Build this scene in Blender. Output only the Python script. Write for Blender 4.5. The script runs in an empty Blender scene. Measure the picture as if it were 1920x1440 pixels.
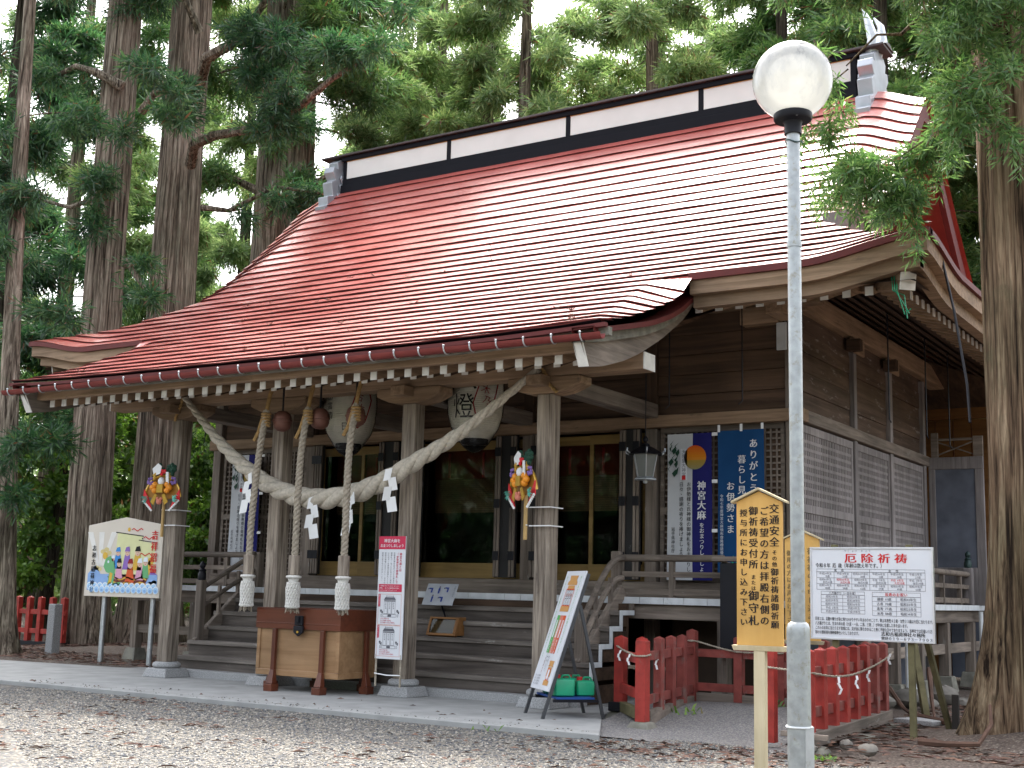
import bpy, math, random
import numpy as np
from mathutils import Vector, Matrix
random.seed(7)
C = bpy.context.scene.collection
SC = bpy.context.scene
R = math.radians

# ------------------------------------------------------------------ camera
cam_d = bpy.data.cameras.new("Camera"); cam = bpy.data.objects.new("Camera", cam_d); C.objects.link(cam)
YAW, PIT, ROL = -0.569744, 0.161819, 0.0257289
fw = Vector((math.sin(YAW)*math.cos(PIT), math.cos(YAW)*math.cos(PIT), math.sin(PIT)))
rt = Vector((math.cos(YAW), -math.sin(YAW), 0)); up = rt.cross(fw)
r2 = rt*math.cos(ROL) + up*math.sin(ROL); u2 = up*math.cos(ROL) - rt*math.sin(ROL)
cam.matrix_world = Matrix(((r2.x, u2.x, -fw.x, 0), (r2.y, u2.y, -fw.y, 0), (r2.z, u2.z, -fw.z, 1.2), (0, 0, 0, 1)))
cam_d.sensor_width = 36; cam_d.lens = 36*2391.175/1920; cam_d.clip_end = 2000
SC.camera = cam

# ------------------------------------------------------------------ light
SUN_EL, SUN_AZ = R(57), R(-31)          # behind the hall
W = bpy.data.worlds.new("World"); SC.world = W; W.use_nodes = True
nt = W.node_tree; bg = nt.nodes["Background"]
sky = nt.nodes.new("ShaderNodeTexSky"); sky.sky_type = 'NISHITA'; sky.sun_disc = False
sky.sun_elevation = SUN_EL; sky.sun_rotation = SUN_AZ; sky.dust_density = 6.0; sky.air_density = 1.2
hs = nt.nodes.new("ShaderNodeHueSaturation"); hs.inputs["Saturation"].default_value = 0.38
nt.links.new(sky.outputs[0], hs.inputs["Color"]); nt.links.new(hs.outputs[0], bg.inputs[0])
bg.inputs[1].default_value = 0.15
sun_d = bpy.data.lights.new("Sun", 'SUN'); sun_d.energy = 1.35; sun_d.angle = R(10); sun_d.color = (1, .95, .87)
sun = bpy.data.objects.new("Sun", sun_d); C.objects.link(sun)
sdir = Vector((math.sin(SUN_AZ)*math.cos(SUN_EL), math.cos(SUN_AZ)*math.cos(SUN_EL), math.sin(SUN_EL)))
sun.rotation_euler = sdir.to_track_quat('Z', 'Y').to_euler(); sun.location = (0, 30, 40)
VS = SC.view_settings; SC.display_settings.display_device = 'sRGB'
VS.view_transform = 'Standard'; VS.look = 'None'; VS.exposure = 2.45; VS.gamma = 1
SC.cycles.use_denoising = True; SC.cycles.max_bounces = 8; SC.cycles.transparent_max_bounces = 12

# ------------------------------------------------------------------ mesh helpers
class MB:
    """collects shapes; build() links them as ONE mesh object"""
    def __init__(s): s.v = []; s.f = []; s.n = 0
    def add(s, vs, fs):
        o = s.n; s.v += [tuple(map(float, v)) for v in vs]; s.f += [tuple(i+o for i in f) for f in fs]; s.n += len(vs); return s
    def box(s, x0, x1, y0, y1, z0, z1):
        return s.add([(x0,y0,z0),(x1,y0,z0),(x1,y1,z0),(x0,y1,z0),(x0,y0,z1),(x1,y0,z1),(x1,y1,z1),(x0,y1,z1)],
                     [(0,3,2,1),(4,5,6,7),(0,1,5,4),(1,2,6,5),(2,3,7,6),(3,0,4,7)])
    def beam(s, a, b, w, h, upv=(0,0,1), w2=None, h2=None):
        a = Vector(a); b = Vector(b); d = (b-a).normalized(); sd = d.cross(Vector(upv))
        if sd.length < 1e-5: sd = d.cross(Vector((0,1,0)))
        sd.normalize(); uu = sd.cross(d); w2 = w if w2 is None else w2; h2 = h if h2 is None else h2
        vs = []
        for p, ww, hh in ((a,w,h),(b,w2,h2)):
            vs += [p-sd*ww/2-uu*hh/2, p+sd*ww/2-uu*hh/2, p+sd*ww/2+uu*hh/2, p-sd*ww/2+uu*hh/2]
        return s.add(vs, [(0,1,2,3)[::-1],(4,5,6,7),(0,1,5,4),(1,2,6,5),(2,3,7,6),(3,0,4,7)])
    def tube(s, pts, rad, n=8, cap=True):
        pts = [Vector(p) for p in pts]; m = len(pts)
        rad = rad if hasattr(rad, '__len__') else [rad]*m
        vs = []; prev = None
        for i, p in enumerate(pts):
            d = (pts[min(i+1,m-1)]-pts[max(i-1,0)]).normalized()
            if prev is None:
                prev = d.orthogonal().normalized()
            prev = (prev - d*prev.dot(d)); prev = prev.normalized() if prev.length > 1e-6 else d.orthogonal().normalized()
            b = d.cross(prev)
            for k in range(n):
                t = 2*math.pi*k/n; vs.append(p+(prev*math.cos(t)+b*math.sin(t))*rad[i])
        fs = [(i*n+k, i*n+(k+1)%n, (i+1)*n+(k+1)%n, (i+1)*n+k) for i in range(m-1) for k in range(n)]
        if cap: fs += [tuple(range(n))[::-1], tuple((m-1)*n+k for k in range(n))]
        return s.add(vs, fs)
    def lathe(s, prof, c, n=20, axis=None):
        """prof = [(r, z)] about the vertical through c"""
        vs = []; c = Vector(c)
        for r_, z in prof:
            for k in range(n):
                t = 2*math.pi*k/n; vs.append(c+Vector((r_*math.cos(t), r_*math.sin(t), z)))
        m = len(prof)
        fs = [(i*n+k, i*n+(k+1)%n, (i+1)*n+(k+1)%n, (i+1)*n+k) for i in range(m-1) for k in range(n)]
        fs += [tuple(range(n))[::-1], tuple((m-1)*n+k for k in range(n))]
        return s.add(vs, fs)
    def prism(s, pts, off):
        """polygon (3-D points) pushed along off"""
        n = len(pts); off = Vector(off); vs = [Vector(p) for p in pts]; vs += [v+off for v in vs]
        return s.add(vs, [tuple(range(n)), tuple(range(2*n-1, n-1, -1))]+[(k, k+n, (k+1)%n+n, (k+1)%n) for k in range(n)])
    def grid(s, rows):
        m = len(rows); n = len(rows[0]); vs = [p for r_ in rows for p in r_]
        return s.add(vs, [(i*n+k, i*n+k+1, (i+1)*n+k+1, (i+1)*n+k) for i in range(m-1) for k in range(n-1)])
    def strip(s, path, offs):
        """sweep the closed section offs (list of vectors) along path points, without turning it"""
        n = len(offs); m = len(path); vs = [Vector(p)+Vector(o) for p in path for o in offs]
        fs = [(i*n+k, i*n+(k+1)%n, (i+1)*n+(k+1)%n, (i+1)*n+k) for i in range(m-1) for k in range(n)]
        return s.add(vs, fs+[tuple(range(n))[::-1], tuple((m-1)*n+k for k in range(n))])
    def ball(s, c, r_, n=10, sq=(1,1,1)):
        m = n//2+1; c = Vector(c); vs = []
        for i in range(m+1):
            t = math.pi*i/m
            for k in range(n):
                a = 2*math.pi*k/n; vs.append(c+Vector((math.sin(t)*math.cos(a)*sq[0], math.sin(t)*math.sin(a)*sq[1], math.cos(t)*sq[2]))*r_)
        return s.add(vs, [(i*n+k, (i+1)*n+k, (i+1)*n+(k+1)%n, i*n+(k+1)%n) for i in range(m) for k in range(n)])
    def build(s, name, mat, parent=None, smooth=False, bevel=0, fix=True, mats=None, idx=None):
        off = Vector((0,0,0)); p = parent
        while p is not None: off += p.location; p = p.parent
        me = bpy.data.meshes.new(name)
        me.from_pydata([(x-off.x, y-off.y, z-off.z) for x, y, z in s.v], [], s.f)
        if fix:
            import bmesh
            bm = bmesh.new(); bm.from_mesh(me); bmesh.ops.recalc_face_normals(bm, faces=bm.faces); bm.to_mesh(me); bm.free()
        if smooth:
            me.polygons.foreach_set("use_smooth", [True]*len(me.polygons))
            try: me.set_sharp_from_angle(angle=R(40))
            except Exception: pass
        me.materials.append(mat)
        for q in (mats or []): me.materials.append(q)
        if idx is not None: me.polygons.foreach_set('material_index', idx)
        o = bpy.data.objects.new(name, me); C.objects.link(o)
        if parent: o.parent = parent
        if bevel:
            b = o.modifiers.new("edge", 'BEVEL'); b.width = bevel; b.segments = 2; b.limit_method = 'ANGLE'; b.angle_limit = R(40)
        return o

def raw_mesh(name, V, quads, mats, idx=None, smooth=False):
    """fast mesh from numpy arrays: V (n,3), quads (m,k)"""
    me = bpy.data.meshes.new(name); k = quads.shape[1]; m = len(quads)
    me.vertices.add(len(V)); me.vertices.foreach_set("co", np.ascontiguousarray(V, np.float32).ravel())
    me.loops.add(m*k); me.loops.foreach_set("vertex_index", np.ascontiguousarray(quads, np.int32).ravel())
    me.polygons.add(m); me.polygons.foreach_set("loop_start", np.arange(0, m*k, k, dtype=np.int32))
    for mt in mats: me.materials.append(mt)
    if idx is not None: me.polygons.foreach_set("material_index", np.ascontiguousarray(idx, np.int32))
    me.update(calc_edges=True); me.validate()
    if smooth: me.polygons.foreach_set("use_smooth", [True]*m)
    return me

def thing(name, label, cat, loc=(0,0,0), group=None):
    o = bpy.data.objects.new(name, None); C.objects.link(o); o.location = loc; o.empty_display_size = .2
    o["label"] = label; o["category"] = cat
    if group: o["group"] = group
    return o
def tag(o, label, cat, group=None, kind=None):
    o["label"] = label; o["category"] = cat
    if group: o["group"] = group
    if kind: o["kind"] = kind
    return o
def struct(o, kind='structure', label=None):
    o["kind"] = kind
    if label: o["label"] = label
    return o

# ------------------------------------------------------------------ materials
def nodes(name):
    m = bpy.data.materials.new(name); m.use_nodes = True; t = m.node_tree
    return m, t, t.nodes["Principled BSDF"], (lambda a, b: t.links.new(a, b)), (lambda k: t.nodes.new("ShaderNode"+k))
def ramp(nw, stops):
    r_ = nw("ValToRGB"); e = r_.color_ramp.elements
    while len(e) < len(stops): e.new(.5)
    for q, (p, c) in zip(e, stops): q.position = p; q.color = (*c, 1)
    return r_
def plain(name, col, rough=.6, spec=.4, metal=0, var=.12, scale=6, bump=.0, bscale=60, dirt=None):
    """a plain coat with small uneven tone, optional bump and blotchy dirt colour"""
    m, t, p, L, N = nodes(name)
    tc = N("TexCoord"); n1 = N("TexNoise"); n1.inputs["Scale"].default_value = scale; n1.inputs["Detail"].default_value = 6
    L(tc.outputs["Object"], n1.inputs["Vector"])
    a = tuple(max(0, c*(1-var)) for c in col); b = tuple(min(1, c*(1+var)) for c in col)
    r_ = ramp(N, [(.3, a), (.7, b)]); L(n1.outputs[0], r_.inputs[0]); out = r_.outputs[0]
    if dirt:
        n2 = N("TexNoise"); n2.inputs["Scale"].default_value = scale*.8; n2.inputs["Detail"].default_value = 8; n2.inputs["Roughness"].default_value = .7
        L(tc.outputs["Object"], n2.inputs["Vector"])
        k = ramp(N, [(dirt[1], (0,0,0)), (min(1, dirt[1]+.12), (1,1,1))]); L(n2.outputs[0], k.inputs[0])
        mx = N("MixRGB"); L(k.outputs[0], mx.inputs[0]); L(out, mx.inputs[1]); mx.inputs[2].default_value = (*dirt[0], 1); out = mx.outputs[0]
    L(out, p.inputs["Base Color"])
    p.inputs["Roughness"].default_value = rough; p.inputs["Specular IOR Level"].default_value = spec; p.inputs["Metallic"].default_value = metal
    if bump:
        n3 = N("TexNoise"); n3.inputs["Scale"].default_value = bscale; n3.inputs["Detail"].default_value = 4
        L(tc.outputs["Object"], n3.inputs["Vector"])
        b_ = N("Bump"); b_.inputs["Strength"].default_value = bump; b_.inputs["Distance"].default_value = .01
        L(n3.outputs[0], b_.inputs["Height"]); L(b_.outputs[0], p.inputs["Normal"])
    return m
def wood(name, c0, c1, axis='x', sc=1.0, rough=.75, bump=.35, stain=None, spec=.25, contrast=(.3,.72)):
    """grained timber, grain along axis; every object gets its own piece of the pattern"""
    m, t, p, L, N = nodes(name)
    tc = N("TexCoord"); oi = N("ObjectInfo"); mp = N("Mapping")
    s = [16*sc, 16*sc, 16*sc]; s['xyz'.index(axis)] = .9*sc; mp.inputs["Scale"].default_value = s
    cm = N("CombineXYZ"); ml = N("Math"); ml.operation = 'MULTIPLY'; ml.inputs[1].default_value = 37.0
    L(oi.outputs["Random"], ml.inputs[0]); [L(ml.outputs[0], cm.inputs[i]) for i in range(3)]
    L(tc.outputs["Object"], mp.inputs["Vector"]); L(cm.outputs[0], mp.inputs["Location"])
    n1 = N("TexNoise"); n1.inputs["Scale"].default_value = 1.0; n1.inputs["Detail"].default_value = 7; n1.inputs["Roughness"].default_value = .62; n1.inputs["Distortion"].default_value = .7
    L(mp.outputs[0], n1.inputs["Vector"])
    r_ = ramp(N, [(contrast[0], c0), (contrast[1], c1)]); L(n1.outputs[0], r_.inputs[0])
    n2 = N("TexNoise"); n2.inputs["Scale"].default_value = 1.3; n2.inputs["Detail"].default_value = 5
    L(tc.outputs["Object"], n2.inputs["Vector"])
    r2_ = ramp(N, [(.3, (.62,.62,.62)), (.72, (1.2,1.2,1.2))]); L(n2.outputs[0], r2_.inputs[0])
    mx = N("MixRGB"); mx.blend_type = 'MULTIPLY'; mx.inputs[0].default_value = .8; L(r_.outputs[0], mx.inputs[1]); L(r2_.outputs[0], mx.inputs[2])
    hv = N("HueSaturation"); mr = N("MapRange"); mr.inputs[3].default_value = .82; mr.inputs[4].default_value = 1.18
    L(oi.outputs["Random"], mr.inputs[0]); L(mr.outputs[0], hv.inputs["Value"]); L(mx.outputs[0], hv.inputs["Color"]); out = hv.outputs[0]
    if stain:
        n4 = N("TexNoise"); n4.inputs["Scale"].default_value = 3.5; n4.inputs["Detail"].default_value = 9; n4.inputs["Roughness"].default_value = .7
        mp2 = N("Mapping"); s2 = [3,3,3]; s2['xyz'.index(axis)] = .7; mp2.inputs["Scale"].default_value = s2
        L(tc.outputs["Object"], mp2.inputs["Vector"]); L(mp2.outputs[0], n4.inputs["Vector"])
        k = ramp(N, [(stain[1], (0,0,0)), (stain[1]+.1, (1,1,1))]); L(n4.outputs[0], k.inputs[0])
        mx2 = N("MixRGB"); L(k.outputs[0], mx2.inputs[0]); L(out, mx2.inputs[1]); mx2.inputs[2].default_value = (*stain[0], 1); out = mx2.outputs[0]
    L(out, p.inputs["Base Color"]); p.inputs["Roughness"].default_value = rough; p.inputs["Specular IOR Level"].default_value = spec
    if bump:
        b_ = N("Bump"); b_.inputs["Strength"].default_value = bump; b_.inputs["Distance"].default_value = .012
        L(n1.outputs[0], b_.inputs["Height"]); L(b_.outputs[0], p.inputs["Normal"])
    return m

def roof_mat():
    m, t, p, L, N = nodes("roof_red_metal")
    tc = N("TexCoord"); n1 = N("TexNoise"); n1.inputs["Scale"].default_value = .9; n1.inputs["Detail"].default_value = 8; n1.inputs["Roughness"].default_value = .65
    L(tc.outputs["Object"], n1.inputs["Vector"])
    r_ = ramp(N, [(.3, (.30,.044,.033)), (.7, (.43,.085,.064))]); L(n1.outputs[0], r_.inputs[0])
    n5 = N("TexNoise"); n5.inputs["Scale"].default_value = 30; n5.inputs["Detail"].default_value = 6; L(tc.outputs["Object"], n5.inputs["Vector"])
    k = ramp(N, [(.66, (0,0,0)), (.8, (.6,.6,.6))]); L(n5.outputs[0], k.inputs[0])
    mx = N("MixRGB"); L(k.outputs[0], mx.inputs[0]); L(r_.outputs[0], mx.inputs[1]); mx.inputs[2].default_value = (.42,.20,.16,1)
    L(mx.outputs[0], p.inputs["Base Color"])
    p.inputs["Specular IOR Level"].default_value = .8; p.inputs["Coat Weight"].default_value = .5; p.inputs["Coat Roughness"].default_value = .18
    rr = N("MapRange"); rr.inputs[3].default_value = .22; rr.inputs[4].default_value = .46; L(n1.outputs[0], rr.inputs[0]); L(rr.outputs[0], p.inputs["Roughness"])
    mp = N("Mapping"); mp.inputs["Scale"].default_value = (.5, 4.5, 4.5); L(tc.outputs["Object"], mp.inputs["Vector"])
    n2 = N("TexNoise"); n2.inputs["Scale"].default_value = 1.5; n2.inputs["Detail"].default_value = 3.5; n2.inputs["Distortion"].default_value = .4; L(mp.outputs[0], n2.inputs["Vector"])
    b_ = N("Bump"); b_.inputs["Strength"].default_value = .22; b_.inputs["Distance"].default_value = .03
    L(n2.outputs[0], b_.inputs["Height"]); L(b_.outputs[0], p.inputs["Normal"])
    return m

def glass_mat():
    m, t, p, L, N = nodes("window_glass")
    tr = N("BsdfTransparent"); tr.inputs[0].default_value = (.72,.76,.74,1); gl = N("BsdfGlossy"); gl.inputs["Roughness"].default_value = .03
    fr = N("Fresnel"); fr.inputs[0].default_value = 1.30; mx = N("MixShader")
    L(fr.outputs[0], mx.inputs[0]); L(tr.outputs[0], mx.inputs[1]); L(gl.outputs[0], mx.inputs[2])
    L(mx.outputs[0], t.nodes["Material Output"].inputs[0]); return m

def globe_mat():
    m, t, p, L, N = nodes("milky_globe")
    tc = N("TexCoord"); n = N("TexNoise"); n.inputs["Scale"].default_value = 9; n.inputs["Detail"].default_value = 8; n.inputs["Roughness"].default_value = .75
    mp = N("Mapping"); mp.inputs["Scale"].default_value = (1,1,.45); L(tc.outputs["Object"], mp.inputs["Vector"]); L(mp.outputs[0], n.inputs["Vector"])
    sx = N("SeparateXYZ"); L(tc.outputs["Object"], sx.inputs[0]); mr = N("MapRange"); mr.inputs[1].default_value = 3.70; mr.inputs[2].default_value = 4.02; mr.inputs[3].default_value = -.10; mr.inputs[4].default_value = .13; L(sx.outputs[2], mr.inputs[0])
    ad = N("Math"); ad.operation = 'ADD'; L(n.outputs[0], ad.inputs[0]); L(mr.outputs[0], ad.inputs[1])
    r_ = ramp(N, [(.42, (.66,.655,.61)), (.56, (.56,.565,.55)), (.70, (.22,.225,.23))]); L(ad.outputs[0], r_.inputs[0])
    d = N("BsdfDiffuse"); tl = N("BsdfTranslucent"); gl = N("BsdfGlossy"); gl.inputs["Roughness"].default_value = .12; L(r_.outputs[0], d.inputs[0]); L(r_.outputs[0], tl.inputs[0])
    m1 = N("MixShader"); m1.inputs[0].default_value = .62; L(d.outputs[0], m1.inputs[1]); L(tl.outputs[0], m1.inputs[2])
    fr = N("Fresnel"); fr.inputs[0].default_value = 1.5; m2 = N("MixShader"); L(fr.outputs[0], m2.inputs[0]); L(m1.outputs[0], m2.inputs[1]); L(gl.outputs[0], m2.inputs[2]); tp = N("BsdfTransparent"); m3 = N("MixShader"); m3.inputs[0].default_value = .14; L(m2.outputs[0], m3.inputs[1]); L(tp.outputs[0], m3.inputs[2]); L(m3.outputs[0], t.nodes["Material Output"].inputs[0]); return m
def leaf_mat(name, c0, c1, c2, trans=.45, clump=.35):
    m, t, p, L, N = nodes(name)
    g = N("NewGeometry"); r_ = ramp(N, [(0, c0), (.55, c1), (.955, c2), (.975, (.16,.085,.04))]); L(g.outputs["Random Per Island"], r_.inputs[0])
    tc = N("TexCoord"); n = N("TexNoise"); n.inputs["Scale"].default_value = clump; n.inputs["Detail"].default_value = 4; L(tc.outputs["Object"], n.inputs["Vector"])
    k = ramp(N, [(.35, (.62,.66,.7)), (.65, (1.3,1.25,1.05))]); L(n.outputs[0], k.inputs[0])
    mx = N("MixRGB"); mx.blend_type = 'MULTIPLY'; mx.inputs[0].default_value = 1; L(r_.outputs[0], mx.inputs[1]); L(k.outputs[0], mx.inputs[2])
    d = N("BsdfDiffuse"); tl = N("BsdfTranslucent"); ms = N("MixShader"); ms.inputs[0].default_value = trans
    L(mx.outputs[0], d.inputs[0]); L(mx.outputs[0], tl.inputs[0]); L(d.outputs[0], ms.inputs[1]); L(tl.outputs[0], ms.inputs[2])
    gl = N("BsdfGlossy"); gl.inputs["Roughness"].default_value = .45; m2 = N("MixShader"); m2.inputs[0].default_value = .05
    L(ms.outputs[0], m2.inputs[1]); L(gl.outputs[0], m2.inputs[2]); L(m2.outputs[0], t.nodes["Material Output"].inputs[0])
    return m

def bark_mat(name, c0, c1, c2):
    m, t, p, L, N = nodes(name)
    tc = N("TexCoord"); mp = N("Mapping"); mp.inputs["Scale"].default_value = (19,19,.55); L(tc.outputs["Object"], mp.inputs["Vector"])
    n1 = N("TexNoise"); n1.inputs["Scale"].default_value = 1; n1.inputs["Detail"].default_value = 8; n1.inputs["Roughness"].default_value = .62; n1.inputs["Distortion"].default_value = .8; L(mp.outputs[0], n1.inputs["Vector"])
    r_ = ramp(N, [(.36, c0), (.48, c1), (.66, c2)]); L(n1.outputs[0], r_.inputs[0])
    n2 = N("TexNoise"); n2.inputs["Scale"].default_value = .8; n2.inputs["Detail"].default_value = 5; L(tc.outputs["Object"], n2.inputs["Vector"])
    k = ramp(N, [(.35, (.7,.75,.66)), (.7, (1.2,1.15,1.1))]); L(n2.outputs[0], k.inputs[0])
    mx = N("MixRGB"); mx.blend_type = 'MULTIPLY'; mx.inputs[0].default_value = 1; L(r_.outputs[0], mx.inputs[1]); L(k.outputs[0], mx.inputs[2])
    mp3 = N("Mapping"); mp3.inputs["Scale"].default_value = (34,34,2.6); L(tc.outputs["Object"], mp3.inputs["Vector"])
    n3 = N("TexNoise"); n3.inputs["Scale"].default_value = 1; n3.inputs["Detail"].default_value = 5; n3.inputs["Distortion"].default_value = 1.2; L(mp3.outputs[0], n3.inputs["Vector"])
    k3 = ramp(N, [(.34, (.42,.40,.38)), (.6, (1.12,1.12,1.12))]); L(n3.outputs[0], k3.inputs[0]); m4 = N("MixRGB"); m4.blend_type = 'MULTIPLY'; m4.inputs[0].default_value = .75; L(mx.outputs[0], m4.inputs[1]); L(k3.outputs[0], m4.inputs[2])
    n4 = N("TexNoise"); n4.inputs["Scale"].default_value = 1.7; n4.inputs["Detail"].default_value = 8; n4.inputs["Roughness"].default_value = .7; L(tc.outputs["Object"], n4.inputs["Vector"])
    k4 = ramp(N, [(.58, (0,0,0)), (.72, (.55,.55,.55))]); L(n4.outputs[0], k4.inputs[0]); m5 = N("MixRGB"); L(k4.outputs[0], m5.inputs[0]); L(m4.outputs[0], m5.inputs[1]); m5.inputs[2].default_value = (.075,.085,.045,1); mx = m5
    L(mx.outputs[0], p.inputs["Base Color"]); p.inputs["Roughness"].default_value = .9; p.inputs["Specular IOR Level"].default_value = .15
    b_ = N("Bump"); b_.inputs["Strength"].default_value = .9; b_.inputs["Distance"].default_value = .06
    L(n1.outputs[0], b_.inputs["Height"]); L(b_.outputs[0], p.inputs["Normal"])
    return m

def gravel_mat(name, stones, size=34, fines=(.16,.15,.14), litter=.62, bump=.9):
    m, t, p, L, N = nodes(name)
    tc = N("TexCoord"); v = N("TexVoronoi"); v.inputs["Scale"].default_value = size; L(tc.outputs["Object"], v.inputs["Vector"])
    sp = N("SeparateColor"); L(v.outputs["Color"], sp.inputs[0])
    r_ = ramp(N, stones); r_.color_ramp.interpolation = 'CONSTANT'; L(sp.outputs[0], r_.inputs[0])
    k = ramp(N, [(.25, (1,1,1)), (.62, (.35,.33,.31))]); L(v.outputs["Distance"], k.inputs[0])
    mx = N("MixRGB"); mx.blend_type = 'MULTIPLY'; mx.inputs[0].default_value = .55; L(r_.outputs[0], mx.inputs[1]); L(k.outputs[0], mx.inputs[2])
    n = N("TexNoise"); n.inputs["Scale"].default_value = .9; n.inputs["Detail"].default_value = 9; n.inputs["Roughness"].default_value = .72; L(tc.outputs["Object"], n.inputs["Vector"])
    q = ramp(N, [(litter, (0,0,0)), (litter+.16, (.85,.85,.85))]); L(n.outputs[0], q.inputs[0])
    m2 = N("MixRGB"); L(q.outputs[0], m2.inputs[0]); L(mx.outputs[0], m2.inputs[1]); m2.inputs[2].default_value = (*fines, 1)
    L(m2.outputs[0], p.inputs["Base Color"]); p.inputs["Roughness"].default_value = .8; p.inputs["Specular IOR Level"].default_value = .3
    b_ = N("Bump"); b_.inputs["Strength"].default_value = bump; b_.inputs["Distance"].default_value = .012; b_.invert = True
    L(v.outputs["Distance"], b_.inputs["Height"]); L(b_.outputs[0], p.inputs["Normal"])
    return m

M = {}
for ax in 'xyz':
    M['post'+ax] = wood("weathered_post_"+ax, (.105,.080,.062), (.37,.31,.25), ax, sc=1.4, bump=.7, stain=((.075,.06,.05), .62), contrast=(.34,.62))
    M['beam'+ax] = wood("tan_beam_"+ax, (.17,.11,.065), (.37,.25,.165), ax, stain=((.12,.085,.06), .60))
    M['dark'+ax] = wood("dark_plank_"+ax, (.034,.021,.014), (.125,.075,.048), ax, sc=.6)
    M['grey'+ax] = wood("grey_board_"+ax, (.10,.080,.066), (.275,.225,.185), ax, stain=((.30,.285,.265), .62))
M['step'] = wood("old_step_plank", (.075,.062,.054), (.27,.235,.205), 'x', sc=.8, stain=((.40,.38,.355), .60))
M['side'] = wood("side_wall_plank", (.055,.034,.023), (.17,.112,.08), 'y', sc=.6, stain=((.25,.215,.195), .58))
M['lattice'] = wood("lattice_grey", (.15,.132,.128), (.31,.28,.275), 'z')
M['gold'] = wood("golden_cedar", (.17,.105,.032), (.29,.19,.065), 'x', sc=.5, rough=.5, bump=.1)
M['hinoki'] = wood("yellow_board", (.53,.29,.075), (.70,.43,.14), 'z', sc=.4, rough=.6, bump=.06, contrast=(.2,.85))
M['palewood'] = wood("pale_post", (.42,.34,.20), (.62,.53,.36), 'z', sc=.5, rough=.7, bump=.1)
M['boxwood'] = wood("box_tan_wood", (.27,.145,.066), (.43,.26,.135), 'x', sc=.7, rough=.45, bump=.12, spec=.4, stain=((.45,.31,.2), .68))
M['boxred'] = wood("box_redbrown", (.075,.018,.008), (.14,.038,.017), 'x', sc=.6, rough=.35, bump=.08, spec=.5)
M['boxredz'] = wood("box_redbrown_z", (.075,.018,.008), (.14,.038,.017), 'z', sc=.6, rough=.4, bump=.08, spec=.5)
M['orangewood'] = wood("new_brown_timber", (.16,.07,.022), (.27,.13,.045), 'x', sc=.5, rough=.6, bump=.1)
M['roof'] = roof_mat(); M['glass'] = glass_mat()
M['white'] = plain("white_paint", (.66,.64,.60), .6, dirt=((.4,.37,.33), .6), scale=9)
M['edgewhite'] = plain("chipped_white_edge", (.58,.60,.62), .6, dirt=((.3,.28,.26), .62), scale=7)
M['panelwhite'] = plain("ridge_plaster", (.63,.61,.57), .7, var=.05, scale=2)
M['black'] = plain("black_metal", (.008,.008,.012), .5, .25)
M['peel'] = plain("peeling_black_door", (.014,.013,.014), .6, dirt=((.16,.145,.15), .61), scale=5)
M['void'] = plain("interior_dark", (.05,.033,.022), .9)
M['gutter'] = plain("gutter_red", (.16,.026,.022), .5, .35)
M['redlip'] = plain("roof_edge_red", (.10,.016,.014), .6, .3)
M['steel'] = plain("galvanised_steel", (.52,.54,.56), .38, .5, .75, dirt=((.33,.33,.31), .58), scale=16)
M['lampsteel'] = plain("speckled_galvanised_pole", (.32,.335,.335), .45, .5, .5, var=.16, scale=24, dirt=((.25,.235,.19), .55))
M['whitepipe'] = plain("pale_plastic_pipe", (.55,.57,.58), .4)
M['onigray'] = plain("ridge_end_steel", (.38,.40,.43), .35, .5, .45)
M['granite'] = plain("granite", (.30,.30,.30), .8, .3, var=.35, scale=90, bump=.3, dirt=((.16,.155,.15), .62))
M['concrete'] = plain("slab_concrete", (.30,.30,.29), .85, .25, var=.16, scale=3, bump=.25, bscale=120, dirt=((.21,.205,.195), .6))
M['footing'] = plain("mossy_footing", (.19,.18,.15), .9, .2, var=.3, scale=8, bump=.6, bscale=40, dirt=((.10,.11,.06), .58))
M['fencered'] = plain("fence_vermilion", (.30,.030,.022), .55, .35, var=.3, scale=7, bump=.25, bscale=50, dirt=((.20,.08,.065), .60))
M['fencedull'] = plain("fence_faded_red", (.20,.045,.036), .7, .3, var=.3, scale=6, bump=.25, bscale=50, dirt=((.17,.105,.09), .55))
M['straw'] = plain("pale_straw", (.48,.43,.355), .8, .2, var=.2, scale=30, bump=.7, bscale=110)
M['rope'] = plain("old_hemp_rope", (.33,.285,.225), .85, .2, var=.25, scale=30, bump=.7, bscale=150)
M['yellowrope'] = plain("golden_straw_rope", (.33,.205,.085), .85, .2, var=.25, scale=30, bump=.6, bscale=150)
M['tassel'] = plain("white_knit_tassel", (.60,.58,.54), .8, .2, var=.12, scale=40, bump=.5, bscale=120)
M['paper'] = plain("white_paper", (.78,.78,.78), .7, .2, var=.03)
M['clay'] = plain("reddish_bell_metal", (.145,.062,.045), .5, .4, .25, var=.2)
M['lantern'] = plain("lantern_paper", (.60,.575,.50), .6, .3, var=.08, scale=14)
M['ink'] = plain("ink_black", (.012,.012,.014), .6, .2, var=0)
M['inkgrey'] = plain("ink_grey", (.12,.12,.14), .6, .2, var=0)
M['inkred'] = plain("ink_red", (.55,.02,.02), .6, .2, var=0)
M['inkdeepred'] = plain("ink_deep_red", (.26,.02,.02), .6, .2, var=0)
M['inkwhite'] = plain("ink_white", (.68,.68,.70), .6, .2, var=0)
M['inkdim'] = plain("ink_faded_on_wood", (.20,.14,.06), .6, .2, var=0)
M['signwhite'] = plain("sign_white", (.62,.63,.66), .45, .4, var=.04, scale=3)
M['bannerwhite'] = plain("banner_white", (.50,.51,.53), .8, .2, var=.05, scale=3)
M['bannerblue'] = plain("banner_navy", (.014,.014,.12), .8, .2, var=.05)
M['bannerteal'] = plain("banner_blue", (.008,.055,.16), .8, .2, var=.06)
M['frameal'] = plain("sign_frame_alu", (.6,.6,.62), .35, .5, .6)
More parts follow.
